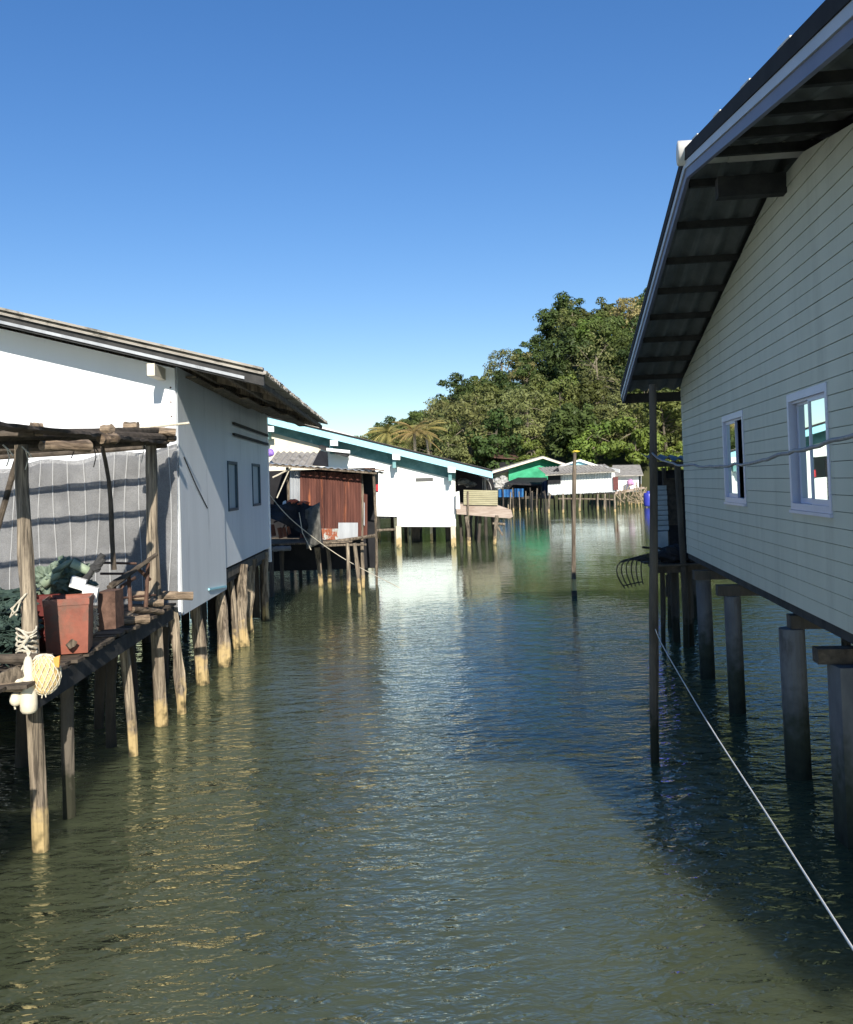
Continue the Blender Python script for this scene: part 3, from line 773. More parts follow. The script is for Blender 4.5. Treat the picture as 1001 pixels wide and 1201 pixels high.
# roof
S0, S1 = -.62, 9.4
ridge = LP(S0, -5, lroof(-5))
MB().corr(LP(S0, -5, lroof(-5) + .05), vl * (S1 - S0), LP(S0, LE, lroof(LE)) - ridge, .17, .028, .010, rows=3, jag=.05).build('roof_sheet', 'cement', lh)
MB().corr(LP(S0, -5, lroof(-5) + .05), vl * (S1 - S0), LP(S0, -11.2, lroof(-11.2)) - ridge, .17, .028, .010, rows=3).build('roof_sheet', 'cement', lh)
def rak(s0, s1, top, bot, nm, mt, ta=-5, tb=LE):
    MB().hexa([LP(s, t, lroof(t) + z) for z in (bot, top) for s, t in ((s0, ta), (s1, ta), (s1, tb), (s0, tb))]).build(nm, mt, lh)
rak(S0 - .015, S0 + .1, .115, .085, 'edge_sheet', 'cement')
rak(S0 + .05, S0 + .12, .03, -.12, 'batten', 'timber_dark')
rak(S0 + .02, S0 + .049, -.055, -.095, 'barge_board', 'zinc', -5, LE - .25)
for s in (1.3, 2.9, 4.5, 6.1, 7.7, 9.2): rak(s, s + .06, .005, -.10, 'rafter', 'wood', -5, LE - .12)
for i, t in enumerate((1.18, .75, .3)):
    MB().box(LP((S0 + S1) / 2 + .04, t, lroof(t) - .07), vl * (S1 - S0 - .1), tl_ * .05, Z * .07).build('purlin', 'wood', lh)
MB().box(LP(S0 / 2 - .02, -.16, lroof(-.16) - .25), vl * (-S0 - .06), tl_ * .10, Z * .16).build('bracket', 'cream', lh)
# loose boards slung under the eave
for i in range(5):
    t = .10 + i * .20
    MB().box(LP(3.2 + i * .75, t, lroof(t) - .16 - .012 * i), vl * (5.4 - i * .5), tl_ * .17, Z * .02 - tl_ * .0).build('soffit_board', 'wood', lh)
# piles below
for (px, yb_, ytop, w_) in ((209, 836, 722, 14), (237, 802, 700, 17), (261, 781, 690, 15), (289, 757, 672, 14), (277, 762, 664, 9), (304, 741, 655, 18), (316, 727, 655, 10)):
    p = W(px, yb_); q = P(px, ytop, p.y); d = p.y; r = w_ / 2 / F * d
    tp = 1.4 if px < 270 else 1.52
    MB().log((p.x, p.y, -1.2), (p.x + rnd.uniform(-.12, .05), p.y + rnd.uniform(-.1, .2), tp), r * .92, r * .74, .5, .5, 14, 12).build('pile', 'pile', lh)
rr = random.Random(3)
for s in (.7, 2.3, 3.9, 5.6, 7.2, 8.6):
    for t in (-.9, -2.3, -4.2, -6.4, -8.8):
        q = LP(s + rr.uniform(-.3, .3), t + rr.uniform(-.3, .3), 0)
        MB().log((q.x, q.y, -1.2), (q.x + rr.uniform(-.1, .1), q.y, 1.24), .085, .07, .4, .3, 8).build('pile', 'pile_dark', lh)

# ------------------------------------------------------------------ porch on the left
po = thing('wooden_porch', 'rickety pole porch with log roof frame on piles in front of the white wall', 'porch', (-4, 9.5, 0))
ZF = 1.47
A1 = W(47, 996); T1 = P(24, 522, 7.75)
A2 = W(190, 850); T2 = P(177, 514, 11.65)
MB().log((A1.x + .02, A1.y, -1.0), T1, .068, .060, .2, .25, 12, 14).build('post', 'pile', po)
MB().log((A2.x, A2.y, -1.0), T2, .082, .068, .3, .3, 12, 12).build('post', 'pile', po)
A3 = P(73, 800, 8.55)
MB().log((A3.x, 8.55, -1), (A3.x + .02, 8.6, 1.42), .062, .056, .5, .4).build('post', 'pile_green', po)
a, b = W(154, 884), P(143, 738, 10.35)
MB().log((a.x, a.y, -1), (b.x, 10.35, 1.42), .062, .055, .5, .3).build('post', 'pile', po)
for (x, y) in ((-4.6, 8.2), (-4.5, 10.2), (-5.8, 8.4), (-5.8, 10.6), (-4.2, 11.7), (-3.75, 10.9)):
    MB().log((x, y, -1), (x, y, 1.42), .07, .06, .5, .3).build('post', 'pile_dark', po)
MB().log(P(119, 520, 10.2), P(134, 668, 10.4), .022, .028, 1, .2).build('post', 'bark', po)
# floor: boards run away from the channel
dk = MB(); y = 7.35; i = 0
while y < 12.3:
    wd = rnd.uniform(.13, .2); x1 = -3.20 - (y - 7.6) * .045 + rnd.uniform(-.03, .05)
    dk.box(((x1 - 7.4) / 2, y, ZF - .015 + rnd.uniform(-.006, .006)), (7.4 + x1, 0, 0), (0, wd - .012, rnd.uniform(-.006, .006)), (0, 0, .03)); y += wd
for i in range(12): dk.box((-6.35, .8 + i * .44, ZF - .015), (6.7, 0, 0), (0, .42, 0), (0, 0, .03))
for i in range(4): dk.box((-6.2, 6.1 + i * .33, ZF - .015), (5.7, 0, 0), (0, .31, 0), (0, 0, .03))
dk.build('floor_board', 'bark', po)
MB().hexa([(-3.30, 7.5, ZF - .24), (-3.21, 7.5, ZF - .24), (-3.42, 12.3, ZF - .2), (-3.51, 12.3, ZF - .2), (-3.30, 7.5, ZF - .045), (-3.21, 7.5, ZF - .045), (-3.42, 12.3, ZF - .045), (-3.51, 12.3, ZF - .045)]).build('edge_beam', 'timber_dark', po)
for y in (8.5, 10.4, 11.9): MB().log((-7, y, ZF - .12), (-3.5, y, ZF - .12), .055).build('joist', 'pile_dark', po)
def L2(xa, ya, da, xb, yb, db, r, mt='wood', nm='roof_log', r1=None):
    MB().log(P(xa, ya, da), P(xb, yb, db), r, r1, .4, .3).build(nm, mt, po)
L2(-60, 508, 7.0, 203, 514, 12.1, .052, 'bark')
L2(-40, 519, 7.3, 196, 517, 12.0, .045, 'bark')
L2(-80, 506, 6.9, 190, 505, 11.8, .04, 'bark')
L2(48, 523, 7.55, 105, 523, 7.9, .045, 'woodx')
L2(118, 515, 9.0, 137, 514, 9.2, .05, 'woodx')
L2(36, 503, 8.0, 50, 504, 8.1, .055, 'woodx')
L2(120, 504, 9.8, 132, 503, 9.8, .05, 'woodx')
L2(146, 499, 11, 162, 499, 11, .045, 'woodx')
L2(176, 505, 11.6, 206, 507, 11.7, .05, 'woodx')
L2(178, 517, 11.8, 206, 513, 11.8, .045, 'woodx')
L2(150, 504, 11.9, 222, 496, 12.2, .016, 'rope')
L2(-30, 511, 7.6, 40, 508, 7.7, .03, 'bark')
for (ya, z) in ((8.6, 3.42), (9.8, 3.50), (10.8, 3.55), (11.7, 3.55)):
    MB().log((-7.6, ya - .3, z - .15), (-3.3, ya, z), .042, .04, .5, .3).build('roof_log', 'bark', po)
MB().log((-7.6, 10.9, 3.02), (-5.9, 8.2, 3.30), .04, .04).build('roof_log', 'bark', po)
MB().log((-4.75, 9.6, 1.6), (-4.1, 9.3, 3.45), .035, .03).build('post', 'bark', po)
cl = MB().grid(lambda u, v: Vector((-3.33 - .045 * (v * 5.3 - .2) + .27 * u, 6.35 + 5.3 * v, 3.49 + .10 * v + .018 * noise.noise(Vector((u * 9, v * 30, 0))))), 4, 40, .03)
cl.build('roof_cover', 'bark', po)
# horizontal log ends along the edge
for (xa, ya, da, xb, yb, db, r) in ((150, 699, 11.7, 226, 699, 12.0, .058), (140, 728, 10.3, 175, 726, 10.5, .05), (173, 707, 11.3, 192, 707, 11.4, .05), (155, 715, 10.6, 190, 718, 11.4, .035), (-60, 805, 7.2, 26, 806, 7.4, .045), (-70, 775, 7.35, 62, 772, 7.6, .04)):
    MB().log(P(xa, ya, da), P(xb, yb, db), r, r * .95, .3, .3).build('edge_log', 'woodx' if xb > 60 and xb != 62 or xb == 26 else 'bark', po)
MB().prism([P(0, 790, 7.3), P(18, 783, 7.35), P(28, 793, 7.4), P(10, 805, 7.35), P(-6, 806, 7.3)], V(0, .03, .01)).build('splinter_board', 'wood', po)
MB().prism([P(79, 757, 8.45), P(86, 750, 8.5), P(91, 753, 8.5), P(88, 758, 8.5), P(82, 761, 8.45)], V(-.03, .03, .0)).build('splinter_board', 'wood', po)

# shade net hung on the white wall
def netp(u, v):
    x = -10 + 218 * u
    top = 549 - 26 * u + 3 * math.sin(u * 17); bot = 735
    y = top + (bot - top) * v
    p = onwall(x, y, CL - vl * .10, tl_)
    return p - vl * (.010 * math.sin(u * 46 + v * 3) + .02 * noise.noise(Vector((u * 9, v * 5, 1))))
nn = thing('shade_net', 'grey shade net hung over the sunlit white wall behind the porch', 'net', netp(.5, 1))
MB().grid(netp, 90, 20).build('mesh', 'net', nn, True)
for i in range(13):
    u0 = .035 + i * .077; 
    pts = [netp(min(1, u0 + .012 * math.sin(v * 5 + i)), v) - vl * .012 for v in [j / 14 for j in range(15)]]
    MB().tube(pts, .0055, 4).build('seam', 'seam', nn)

# ------------------------------------------------------------------ gear on the porch
def crate(c, w_, l_, h_, rot, mt, label, nm='plastic_crate'):
    t = thing(nm, label, 'crate', c); ca, sa = math.cos(rot), math.sin(rot)
    ax, ay = V(ca, sa, 0), V(-sa, ca, 0); c = Vector(c); th = .02; k = .9
    def ring(z, f, g=0): return [c + ax * (sx * (w_ / 2 * f - g)) + ay * (sy * (l_ / 2 * f - g)) + Z * z for sx, sy in ((-1, -1), (1, -1), (1, 1), (-1, 1))]
    b0, b1, i1, i0 = ring(0, k), ring(h_, 1), ring(h_, 1, th), ring(.03, k, th)
    mb = MB(); mb.add(b0 + b1 + i1 + i0, [(3, 2, 1, 0)] + [(i, (i + 1) % 4, 4 + (i + 1) % 4, 4 + i) for i in range(4)] + [(4 + i, 4 + (i + 1) % 4, 8 + (i + 1) % 4, 8 + i) for i in range(4)] + [(8 + i, 8 + (i + 1) % 4, 12 + (i + 1) % 4, 12 + i) for i in range(4)] + [(12, 13, 14, 15)])
    mb.build('tub', mt, t)
    rm = MB(); r0, r1 = ring(h_ - .05, 1.03), ring(h_ + .01, 1.03); q0, q1 = ring(h_ - .05, 1.0, -.001), ring(h_ + .01, 1, th * .5)
    for i in range(4):
        j = (i + 1) % 4; rm.hexa([r0[i], r0[j], q0[j], q0[i], r1[i], r1[j], q1[j], q1[i]])
    rm.build('rim', mt, t)
    return t
cc = P(82, 752, 8.75)
crate((cc.x + .0, cc.y, ZF + .01), .40, .42, .50, R(14), 'red_plastic', 'red-orange plastic crate on the porch edge, right of the front post')
cc = P(49, 752, 8.9)
crate((cc.x, cc.y + .1, ZF + .01), .24, .42, .48, R(10), 'dark_red', 'dark red crate half hidden behind the front porch post')
# cable / twig bundle basket
bk = thing('twig_basket', 'rusty brown basket of tangled twigs right of the red crate', 'basket', P(118, 735, 9.3))
c0 = P(117, 716, 9.35)
bb = MB(); bb.hexa([c0 + V(x, y, z) for z in (-.19, .19) for x, y in ((.0, -.05), (.16, .0), (.16, .25), (.0, .25))]); bb.build('board', 'rust_bars', bk)
tw = MB(); r2 = random.Random(5)
for i in range(46):
    a_ = r2.uniform(0, 6.28); el_ = r2.uniform(-.8, .9); ce = c0 + V(-.06, -.12, -.08)
    pts = [ce + V(r2.uniform(-.13, .08), r2.uniform(-.06, .05), r2.uniform(-.14, .14)) for _ in range(4)]
    tw.tube(pts, .006, 4)
tw.build('twigs', 'rope', bk)
for i, (x, y, rx) in enumerate(((92, 684, .085), (106, 696, .085))):
    p = P(x, y, 9.1); f = MB().box(p, V(.13, .03, -.05), V(-.02, .1, 0), V(.03, 0, .10 + .04 * i))
    single('foam_block', f, 'foam', ('smaller white foam block on the red crate, upper one' if i == 0 else 'white foam block tilted between red crate and twig basket'), 'foam')
gr = thing('gear_pile', 'heap of faded green fishing gear and cans behind the crates', 'fishing gear', P(72, 700, 9.4))
g1 = MB()
for i, (x, y, r, q) in enumerate(((60, 680, .15, 0), (78, 668, .13, 1), (92, 672, .12, 2), (50, 690, .12, 3), (72, 690, .17, 4), (98, 690, .1, 5))):
    g1.blob(P(x, y, 9.35 + .05 * i), (r, r, r * .8), 18, .75, 3.0, i)
g1.build('netting', 'green_gear', gr)
for i, (xa, ya, xb, yb, r) in enumerate(((50, 686, 78, 664, .05), (84, 660, 100, 668, .045), (62, 672, 88, 655, .03))):
    MB().lathe(P(xa, ya, 9.2), P(xb, yb, 9.25) - P(xa, ya, 9.2), [(0, 0), (r, .003), (r, .17), (r * .8, .19), (r * .4, .21), (r * .4, .24), (0, .241)], 14).build('can', 'pale_green' if i < 2 else 'green_gear', gr, True)
st = MB()
st.log(P(92, 692, 9.2), P(121, 650, 9.3), .035, .03); st.log(P(110, 668, 9.25), P(122, 655, 9.3), .055, .03); st.log(P(95, 685, 9.3), P(112, 664, 9.3), .03)
single('driftwood', st, 'timber_dark', 'charred black stick leaning on the green gear heap', 'stick')
# rusty frame
fr = thing('old_bench', 'rusty tubular frame of an old bench on the far end of the porch', 'bench frame', P(155, 715, 10.8))
def bars(lst, mt, nm, r=.022):
    mb = MB()
    for (xa, ya, da, xb, yb, db) in lst: mb.tube([P(xa, ya, da), P(xb, yb, db)], r, 7, .2)
    mb.build(nm, mt, fr)
bars([(131, 690, 10.3, 176, 655, 10.9), (136, 720, 10.3, 134, 686, 10.3), (153, 716, 10.6, 151, 675, 10.6), (171, 712, 10.9, 174, 660, 10.9), (143, 688, 10.4, 158, 678, 11), (160, 665, 10.8, 176, 680, 11)], 'rust_bars', 'side_bars')
bars([(116, 660, 10.8, 160, 661, 11.1), (118, 673, 10.8, 150, 673, 11.1), (140, 702, 10.4, 182, 698, 11.2)], 'rust_bars', 'cross_bars', .014)
lg = MB().log(P(128, 690, 10.2), P(184, 650, 10.8), .032, .022); lg.log(P(130, 686, 10.2), P(152, 672, 10.5), .028)
single('loose_branch', lg, 'bark', 'dark crooked branch lying across the rusty bench frame', 'branch')
hp = MB(); hr = random.Random(17)
for i in range(11): hp.blob(P(hr.uniform(-30, 16), 704 + i * 6.5, 8.0 + hr.uniform(-.1, .5)), (hr.uniform(.13, .24), .22, hr.uniform(.07, .12)), 18, .7, 3.2, i)
for i in range(60):
    a_ = P(hr.uniform(-30, 20), hr.uniform(695, 775), 7.72 + hr.uniform(0, .2)); pts = [a_]
    for k in range(4): pts.append(pts[-1] + V(hr.uniform(-.09, .09), hr.uniform(-.05, .05), hr.uniform(-.06, .05)))
    hp.tube(pts, .0045, 4)
single('net_heap', hp, 'green_heap', 'heap of dark green netting at the left end of the porch', 'net heap')
# floats hung on the front post
fl = thing('bottle_float', 'long cream bottle-shaped float hanging on the front porch post', 'float', P(35, 838, 7.45))
b0 = P(34, 837, 7.45); ax = P(33, 772, 7.45) - b0
MB().lathe(b0, ax, [(0, 0), (.05, .006), (.066, .03), (.068, .08), (.066, .14), (.052, .24), (.04, .36), (.034, .42), (.02, .455), (0, .46)], 18).build('body', 'float', fl, True)
MB().tube([P(33, 774, 7.5), P(31, 756, 7.6), P(30, 742, 7.62)], .008, 5).build('cord', 'rope', fl)
rf_ = thing('ball_float', 'pair of small cream ball floats hanging left of the bottle float', 'float', P(18, 830, 7.4))
for (x, y) in ((21, 799, ), (18.5, 820)): MB().blob(P(x, y, 7.42), (.05, .05, .058), 9, 0, 1).build('ball', 'float', rf_, True)
MB().tube([P(28, 780, 7.5), P(22, 793, 7.45), P(17, 828, 7.42), P(18, 832, 7.42)], .007, 5).build('cord', 'rope', rf_)
sb = thing('straw_net_bag', 'straw-coloured mesh bag bulging beside the bottle float on the post', 'net bag', P(53, 812, 7.5))
bc = P(52, 791, 7.52)
MB().blob(bc, (.125, .10, .155), 12, .12, 1.5, 4).build('filling', 'straw', sb)
ms = MB()
for i in range(18):
    a_ = i / 18 * math.tau
    for sg in (1, -1):
        ms.tube([bc + V(math.cos(a_ + sg * t * 1.6) * .135 * math.sin(.15 + t * 2.85), math.sin(a_ + sg * t * 1.6) * .11 * math.sin(.15 + t * 2.85), .165 * math.cos(.15 + t * 2.85)) + V(noise.noise(Vector((i, j_ , 0))), 0, noise.noise(Vector((0, i, t * 4)))) * .02 for j_, t in enumerate([j / 9 for j in range(10)])], .0032, 4)
ms.tube([P(52, 812, 7.5), P(54, 818, 7.48)], .004, 4); ms.tube([P(50, 812, 7.5), P(49, 819, 7.48)], .004, 4)
ms.build('mesh', 'float', sb)
MB().prism([P(62, 772, 7.4), P(70, 769, 7.4), P(69, 783, 7.4), P(64, 781, 7.4)], V(0, .02, 0)).build('rag', 'orange', sb)
kn = MB()
for i in range(7):
    z = P(30, 738 + i * 5, 7.7); k = []
    for j in range(13):
        a_ = j / 12 * math.tau; k.append(Vector((A1.x * .42 + T1.x * .58 - .0, 7.7, z.z)) + V(math.cos(a_) * .078, math.sin(a_) * .078, .02 * math.sin(a_ * 2 + i)))
    off = P(33 - i * .0, 738 + i * 5, 7.7) - Vector((A1.x * .42 + T1.x * .58, 7.7, z.z)); off.z = 0; off.y = -.03
    kn.tube([q + off for q in k], .009, 5)
kn.tube([P(47, 690, 7.9), P(30, 697, 7.65), P(16, 712, 7.6), P(12, 724, 7.6), P(20, 716, 7.55), P(24, 704, 7.6), P(13, 714, 7.6), P(20, 722, 7.58)], .008, 5)
kn.tube([P(26, 740, 7.6), P(33, 748, 7.55), P(27, 757, 7.55), P(35, 765, 7.55), P(31, 774, 7.5)], .013, 6)
single('knotted_rope', kn, 'rope', 'pale knotted rope wound round the front porch post above the floats', 'rope')

lr = random.Random(8)
for i, (xa, ya, d, ln) in enumerate(((30, 528, 7.6, .16), (110, 524, 9.0, .2), (166, 518, 11.0, .25), (84, 522, 8.4, .12), (8, 526, 7.2, .14))):
    p = P(xa, ya, d); st = MB().tube([p, p + V(.02, 0, -ln * .5), p + V(-.01, .01, -ln)], .005, 4)
    st.tube([p + V(-.03, 0, .03), p + V(.03, -.02, -.02), p + V(.05, 0, -.06)], .006, 4)
    st.build('lashing', 'bark' if i % 2 else 'rope', po)
for i in range(9):
    x = 100 + i * 9.5; d = 9.3 + i * .24; p = P(x, 742 - i * 3.2, d)
    a_ = lr.uniform(-.6, .6)
    MB().box((p.x - .12, p.y, ZF + .02 + .01 * (i % 3)), (math.cos(a_) * lr.uniform(.15, .4), math.sin(a_) * .3, 0), (-.04 * math.sin(a_), .06, .01), (0, 0, .018)).build('loose_slat', 'wood', po)

# ------------------------------------------------------------------ rusty shed
def poly(mb, pts, d, off):            # outline of pixels at distance d, extruded by off
    mb.prism([P(x, y, d) for x, y in pts], off); return mb
rs = thing('rusty_shed', 'lean-to shed clad in rust-red corrugated sheets on a pole platform between the two white houses', 'shed', Vector((P(385, 620, 27).x, 27, 0)))
D = 27.0
def px_corr(mb, xa, ya, xb, yb, xc, yc, d, pitch, amp, th=.006, jag=0, rows=2):   # a..b along the waves, a..c along the ridges
    a, b, c = P(xa, ya, d), P(xb, yb, d), P(xc, yc, d); mb.corr(a, b - a, c - a, pitch, amp, th, rows, 0, jag); return mb
px_corr(MB(), 352, 553, 402, 554, 352, 630, D, .076, .012, jag=.05).build('sheet_panel', 'rust', rs)
px_corr(MB(), 400, 556, 424, 556, 400, 630, D + .03, .09, .012, jag=.08).build('sheet_panel', 'rust', rs)
px_corr(MB(), 340, 552, 353, 552, 340, 600, D + .06, .076, .012).build('sheet_panel', 'zinc', rs)
px_corr(MB(), 424, 578, 431, 580, 424, 628, D + .2, .09, .012).build('sheet_panel', 'rust', rs)
px_corr(MB(), 376, 620, 398, 620, 376, 633, D - .03, .076, .012).build('patch', 'zinc_rusty', rs)
px_corr(MB(), 397, 613, 420, 613, 397, 632, D - .05, .3, .004).build('patch', 'zinc', rs)
px_corr(MB(), 424, 585, 428, 590, 424, 612, D + .1, .3, .004).build('patch', 'zinc', rs)
a, b = P(316, 543, D - .5), P(446, 553, D - .5)
MB().corr(a, b - a, V(0, 3.0, -.02), .2, .016, .01).build('roof', 'zinc', rs)
MB().bar(a + V(0, .0, -.05), b + V(-.1, 0, -.05), .05, .05).build('roof_beam', 'wood', rs)
MB().bar(P(428, 549, D - .6), P(451, 552, D - .6), .05, .03).build('roof_beam', 'rust_bars', rs)
MB().box((a + b) / 2 + V(-.6, 2.95, -1.6), (b.x - a.x + .6, 0, 0), (0, .05, 0), (0, 0, 3.2)).build('back_wall', 'interior', rs)  # carried below the deck, added to block bright water behind
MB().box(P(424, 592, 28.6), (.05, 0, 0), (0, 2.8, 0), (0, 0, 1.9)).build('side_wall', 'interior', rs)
for (xa, ya, xb, yb, d, r) in ((438, 550, 441, 640, 26.6, .038), (337, 548, 339, 600, 27.2, .04), (424, 555, 425, 634, 27.1, .04)):
    MB().log(P(xa, ya, d), P(xb, yb, d) if xa != 438 else W(442, 686), r).build('post', 'wood', rs)
MB().log(P(320, 560, 26.7), P(342, 549, 26.7), .022).build('brace', 'rope', rs); MB().log(P(340, 550, 26.7), P(325, 584, 26.7), .018).build('brace', 'rope', rs)
dk = MB()
for i in range(14): dk.box((P(378, 636, 27.4 + 0).x - .9, 26.2 + i * .25, 1.36), (3.6 + rnd.uniform(-.2, .2), 0, 0), (0, .2, 0), (0, 0, .04))
dk.build('deck', 'wood', rs)
MB().log(P(378, 637, 26.2), P(440, 628, 26.9), .045).build('edge_log', 'wood', rs); MB().log(P(380, 640, 26.1), P(430, 639, 26.1), .035).build('edge_log', 'wood', rs); MB().log(P(318, 644, 25.2), P(341, 643, 25.2), .07).build('edge_log', 'concrete', rs)
for (xt, yt, xb, yb, r) in ((408, 637, 405, 696, .05), (416, 637, 421, 698, .05), (425, 636, 423, 690, .05), (384, 640, 383, 684, .06), (372, 642, 376, 688, .07), (400, 638, 398, 676, .05), (437, 632, 434, 652, .05)):
    p = W(xb, yb); q = P(xt, yt, p.y); MB().log((p.x, p.y, -1), q, r * 1.1, r, .5, .3).build('pile', 'pile', rs)
for (x, y) in ((318, 700), (330, 690), (342, 672), (352, 678), (362, 670), (346, 655), (370, 658), (390, 660), (410, 668)):
    p = W(x, y); MB().log((p.x, p.y, -1), (p.x + .05, p.y, 1.35), .07, .06).build('pile', 'pile_dark', rs)
px_corr(MB(), 316, 541, 372, 528, 316, 540, 30, .2, .02) if False else None
o_, u_, v_ = P(314, 546, 29.2), P(366, 547, 29.2) - P(314, 546, 29.2), P(326, 530, 31) - P(314, 546, 29.2)
MB().corr(o_, u_, v_, .2, .03, .01, jag=.03).build('upper_roof', 'cement', rs)
MB().prism([P(366, 546, 29.3), P(384, 547, 29.3), P(383, 530, 29.9), P(375, 528, 30.2)], V(0, .4, 0)).build('gable', 'interior', rs)
bt = thing('black_tarp', 'black tarp slung over the shed rail, sagging into a pointed corner', 'tarp', P(350, 645, 25.6))
def tarp(u, v):
    x = 316 + 58 * u + 6 * u * v; y = (590 + 3 * math.sin(u * 9)) * (1 - v) + (608 + 36 * u ** 1.3) * v
    p = P(x, y, 25.8 - .25 * v + .14 * math.sin(u * 14 + v * 2) + .1 * noise.noise(Vector((u * 6, v * 6, 0)))); return p
MB().grid(tarp, 40, 16, .015).build('sheet', 'black_cloth', bt, True)
MB().grid(lambda u, v: P(358 + 17 * u + 2 * v, 598 - 9 * u + (46 + 2 * u) * v, 25.5 + .08 * math.sin(u * 7 + v * 4)), 12, 12, .015).build('flap', 'grey_cloth', bt, True)
MB().tube([P(351, 601, 25.4), P(355, 625, 25.4), P(365, 645, 25.4)], .012, 5).build('cord', 'rope', bt)
og = MB()
for i, (x, y, rx) in enumerate(((343, 588, .16), (356, 590, .18))): og.blob(P(x, y, 25.9), (rx, .15, .06), 8, .5, 2, i)
single('orange_rag', og, mat('faded_red', (.50, .10, .05), (.62, .2, .1), 6), 'crumpled orange-red rag on top of the black tarp', 'rag')
wb = MB().blob(P(334, 591, 25.8), (.06, .05, .08), 8, .6, 2, 2)
single('white_rag', wb, 'foam', 'small white rag at the left of the orange rag on the tarp', 'rag')
fb2 = MB()
for i, (x, y, h) in enumerate(((320, 622, .32), (329, 625, .30), (334, 624, .26), (339, 622, .22))): fb2.box(P(x, y, 26.1), V(.13 - .02 * i, .02, .02), V(0, .06, 0), V(-.05, 0, h))
single('rusty_planks', fb2, 'rust', 'short rust-brown planks standing below the black tarp', 'planks')
pb2 = MB().blob(P(317, 531, 29.0), (.13, .1, .13), 10, .15, 1, 1)
single('purple_buoy', pb2, 'purple', 'small purple buoy hung above the shed roof beside the house wall', 'buoy')

# ------------------------------------------------------------------ white house with pale blue trim
bh = thing('blue_trimmed_house', 'white-walled stilt house with a long pale blue roof edge across the channel', 'house', Vector((P(480, 600, 46).x, 47, 0)))
D = 44.5
poly(MB(), [(444, 520), (534, 549), (535, 618), (466, 617.5), (466, 606), (444, 605.5)], D, V(0, .15, 0)).build('wall', 'white_far', bh)
poly(MB(), [(430, 577), (443.9, 577), (443.9, 605.5), (431, 605)], D - .004, V(0, .15, 0)).build('wall', 'white_far', bh)
poly(MB(), [(376, 500), (443.9, 519.6), (443.9, 554), (376, 552)], D - .003, V(0, .15, 0)).build('wall', 'white_far', bh)
poly(MB(), [(240, 470), (375.9, 499.8), (375.9, 556), (240, 552)], D + .002, V(0, .15, 0)).build('wall', 'cream', bh)
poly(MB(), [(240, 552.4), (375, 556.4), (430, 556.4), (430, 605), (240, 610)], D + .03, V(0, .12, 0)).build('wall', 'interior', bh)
poly(MB(), [(466.2, 604.6), (534.8, 605.6), (534.8, 618), (466.2, 617.7)], D - .03, V(0, .028, 0)).build('plinth', 'white_far', bh)
x0 = P(240, 600, D).x; x1 = P(535, 600, D).x
bk2 = MB(); bk2.box(((x0 + x1) / 2, D + 9, 2.6), (x1 - x0, 0, 0), (0, .1, 0), (0, 0, 3.2)); bk2.box((x1 - .06, D + 4.6, 2.45), (.1, 0, 0), (0, 8.8, 0), (0, 0, 2.6)); bk2.build('rear_wall', 'white_far', bh)
MB().box(((x0 + x1) / 2, D + 4.7, 1.45), (x1 - x0 - .3, 0, 0), (0, 8.4, 0), (0, 0, .15)).build('floor', 'timber_dark', bh)
def rk(xa, ya, xb, yb, t0, t1, d, dep, nm, mt):   # band hung below the roof line (thickness in metres)
    a, b = P(xa, ya, d), P(xb, yb, d)
    MB().hexa([a + Z * t0, b + Z * t0, b + Z * t0 + V(0, dep, 0), a + Z * t0 + V(0, dep, 0), a + Z * t1, b + Z * t1, b + Z * t1 + V(0, dep, 0), a + Z * t1 + V(0, dep, 0)]).build(nm, mt, bh)
RA = (150, 449, 578, 552.5)
rk(*RA, -.34, -.03, D - 1.0, .06, 'barge_board', 'blue_trim')
rk(*RA, -.02, .06, D - 1.04, .12, 'roof_edge', 'flashing')
a, b = P(RA[0], RA[1], D - .97), P(RA[2], RA[3], D - .97)
MB().corr(a + Z * .03, V(0, 11, 0), b - a, .3, .03, .01).build('roof_sheet', 'cement', bh)
c_ = b * 1; c_ = a - (b - a) * .55; 
MB().corr(a + Z * .03, V(0, 11, 0), V(-(b.x - a.x) * .7, 0, (b.z - a.z) * .7), .3, .03, .01).build('roof_sheet', 'cement', bh)
a2 = P(300, 500, D - .08); b2 = P(534, 555, D - .08)
MB().prism([P(240, 476, D - .1), P(534.5, 548, D - .1), P(534.5, 562, D - .1), P(424, 536, D - .1), P(316, 506.5, D - .1), P(240, 488, D - .1)], V(0, .09, 0)).build('fascia_panel', 'teal', bh)
for (x, y) in ((317, 503), (392, 519.5), (465, 536), (530, 551)):
    MB().box(P(x, y, D - 1.08), (.36, 0, -.03), (0, .1, 0), (0, 0, .26)).build('purlin_end', 'white_far', bh)
    MB().box(P(x - 2, y + 8, D - .5), (.16, 0, 0), (0, .85, 0), (0, 0, .4)).build('bracket', 'teal', bh)
MB().box(P(498, 562.5, D - .012), (.84, 0, 0), (0, .02, 0), (0, 0, .17)).build('vent', mat('vent_grey', (.05, .05, .05), (.16, .16, .15), 40), bh)
MB().prism([P(374, 523, D - 1.3), P(408, 534, D - 1.3), P(408, 536.5, D - 1.3), P(374, 526, D - 1.3)], V(0, 1, .1)).build('canopy', 'timber_dark', bh)
MB().box(P(397, 528.5, D - 1.4), (1.1, 0, -.15), (0, .05, 0), (0, 0, .14)).build('canopy_board', 'white_far', bh)
for (px, r) in ((434.5, .12), (468.5, .12), (532.5, .11), (438, .1), (507, .07), (480, .05)):
    p = W(px, 642 if px < 500 or px > 520 else 640)
    zt = 1.42 if px < 440 else 1.0
    if px in (507, 480, 438): p = p + V(0, 2.5 if px != 438 else 5, 0)
    mb = MB().hexa([(p.x + sx * r, p.y + sy * r, z) for z in (-1, zt) for sx, sy in ((-1, -1), (1, -1), (1, 1), (-1, 1))])
    mb.build('pile', 'concrete_warm' if px != 480 else 'concrete', bh)
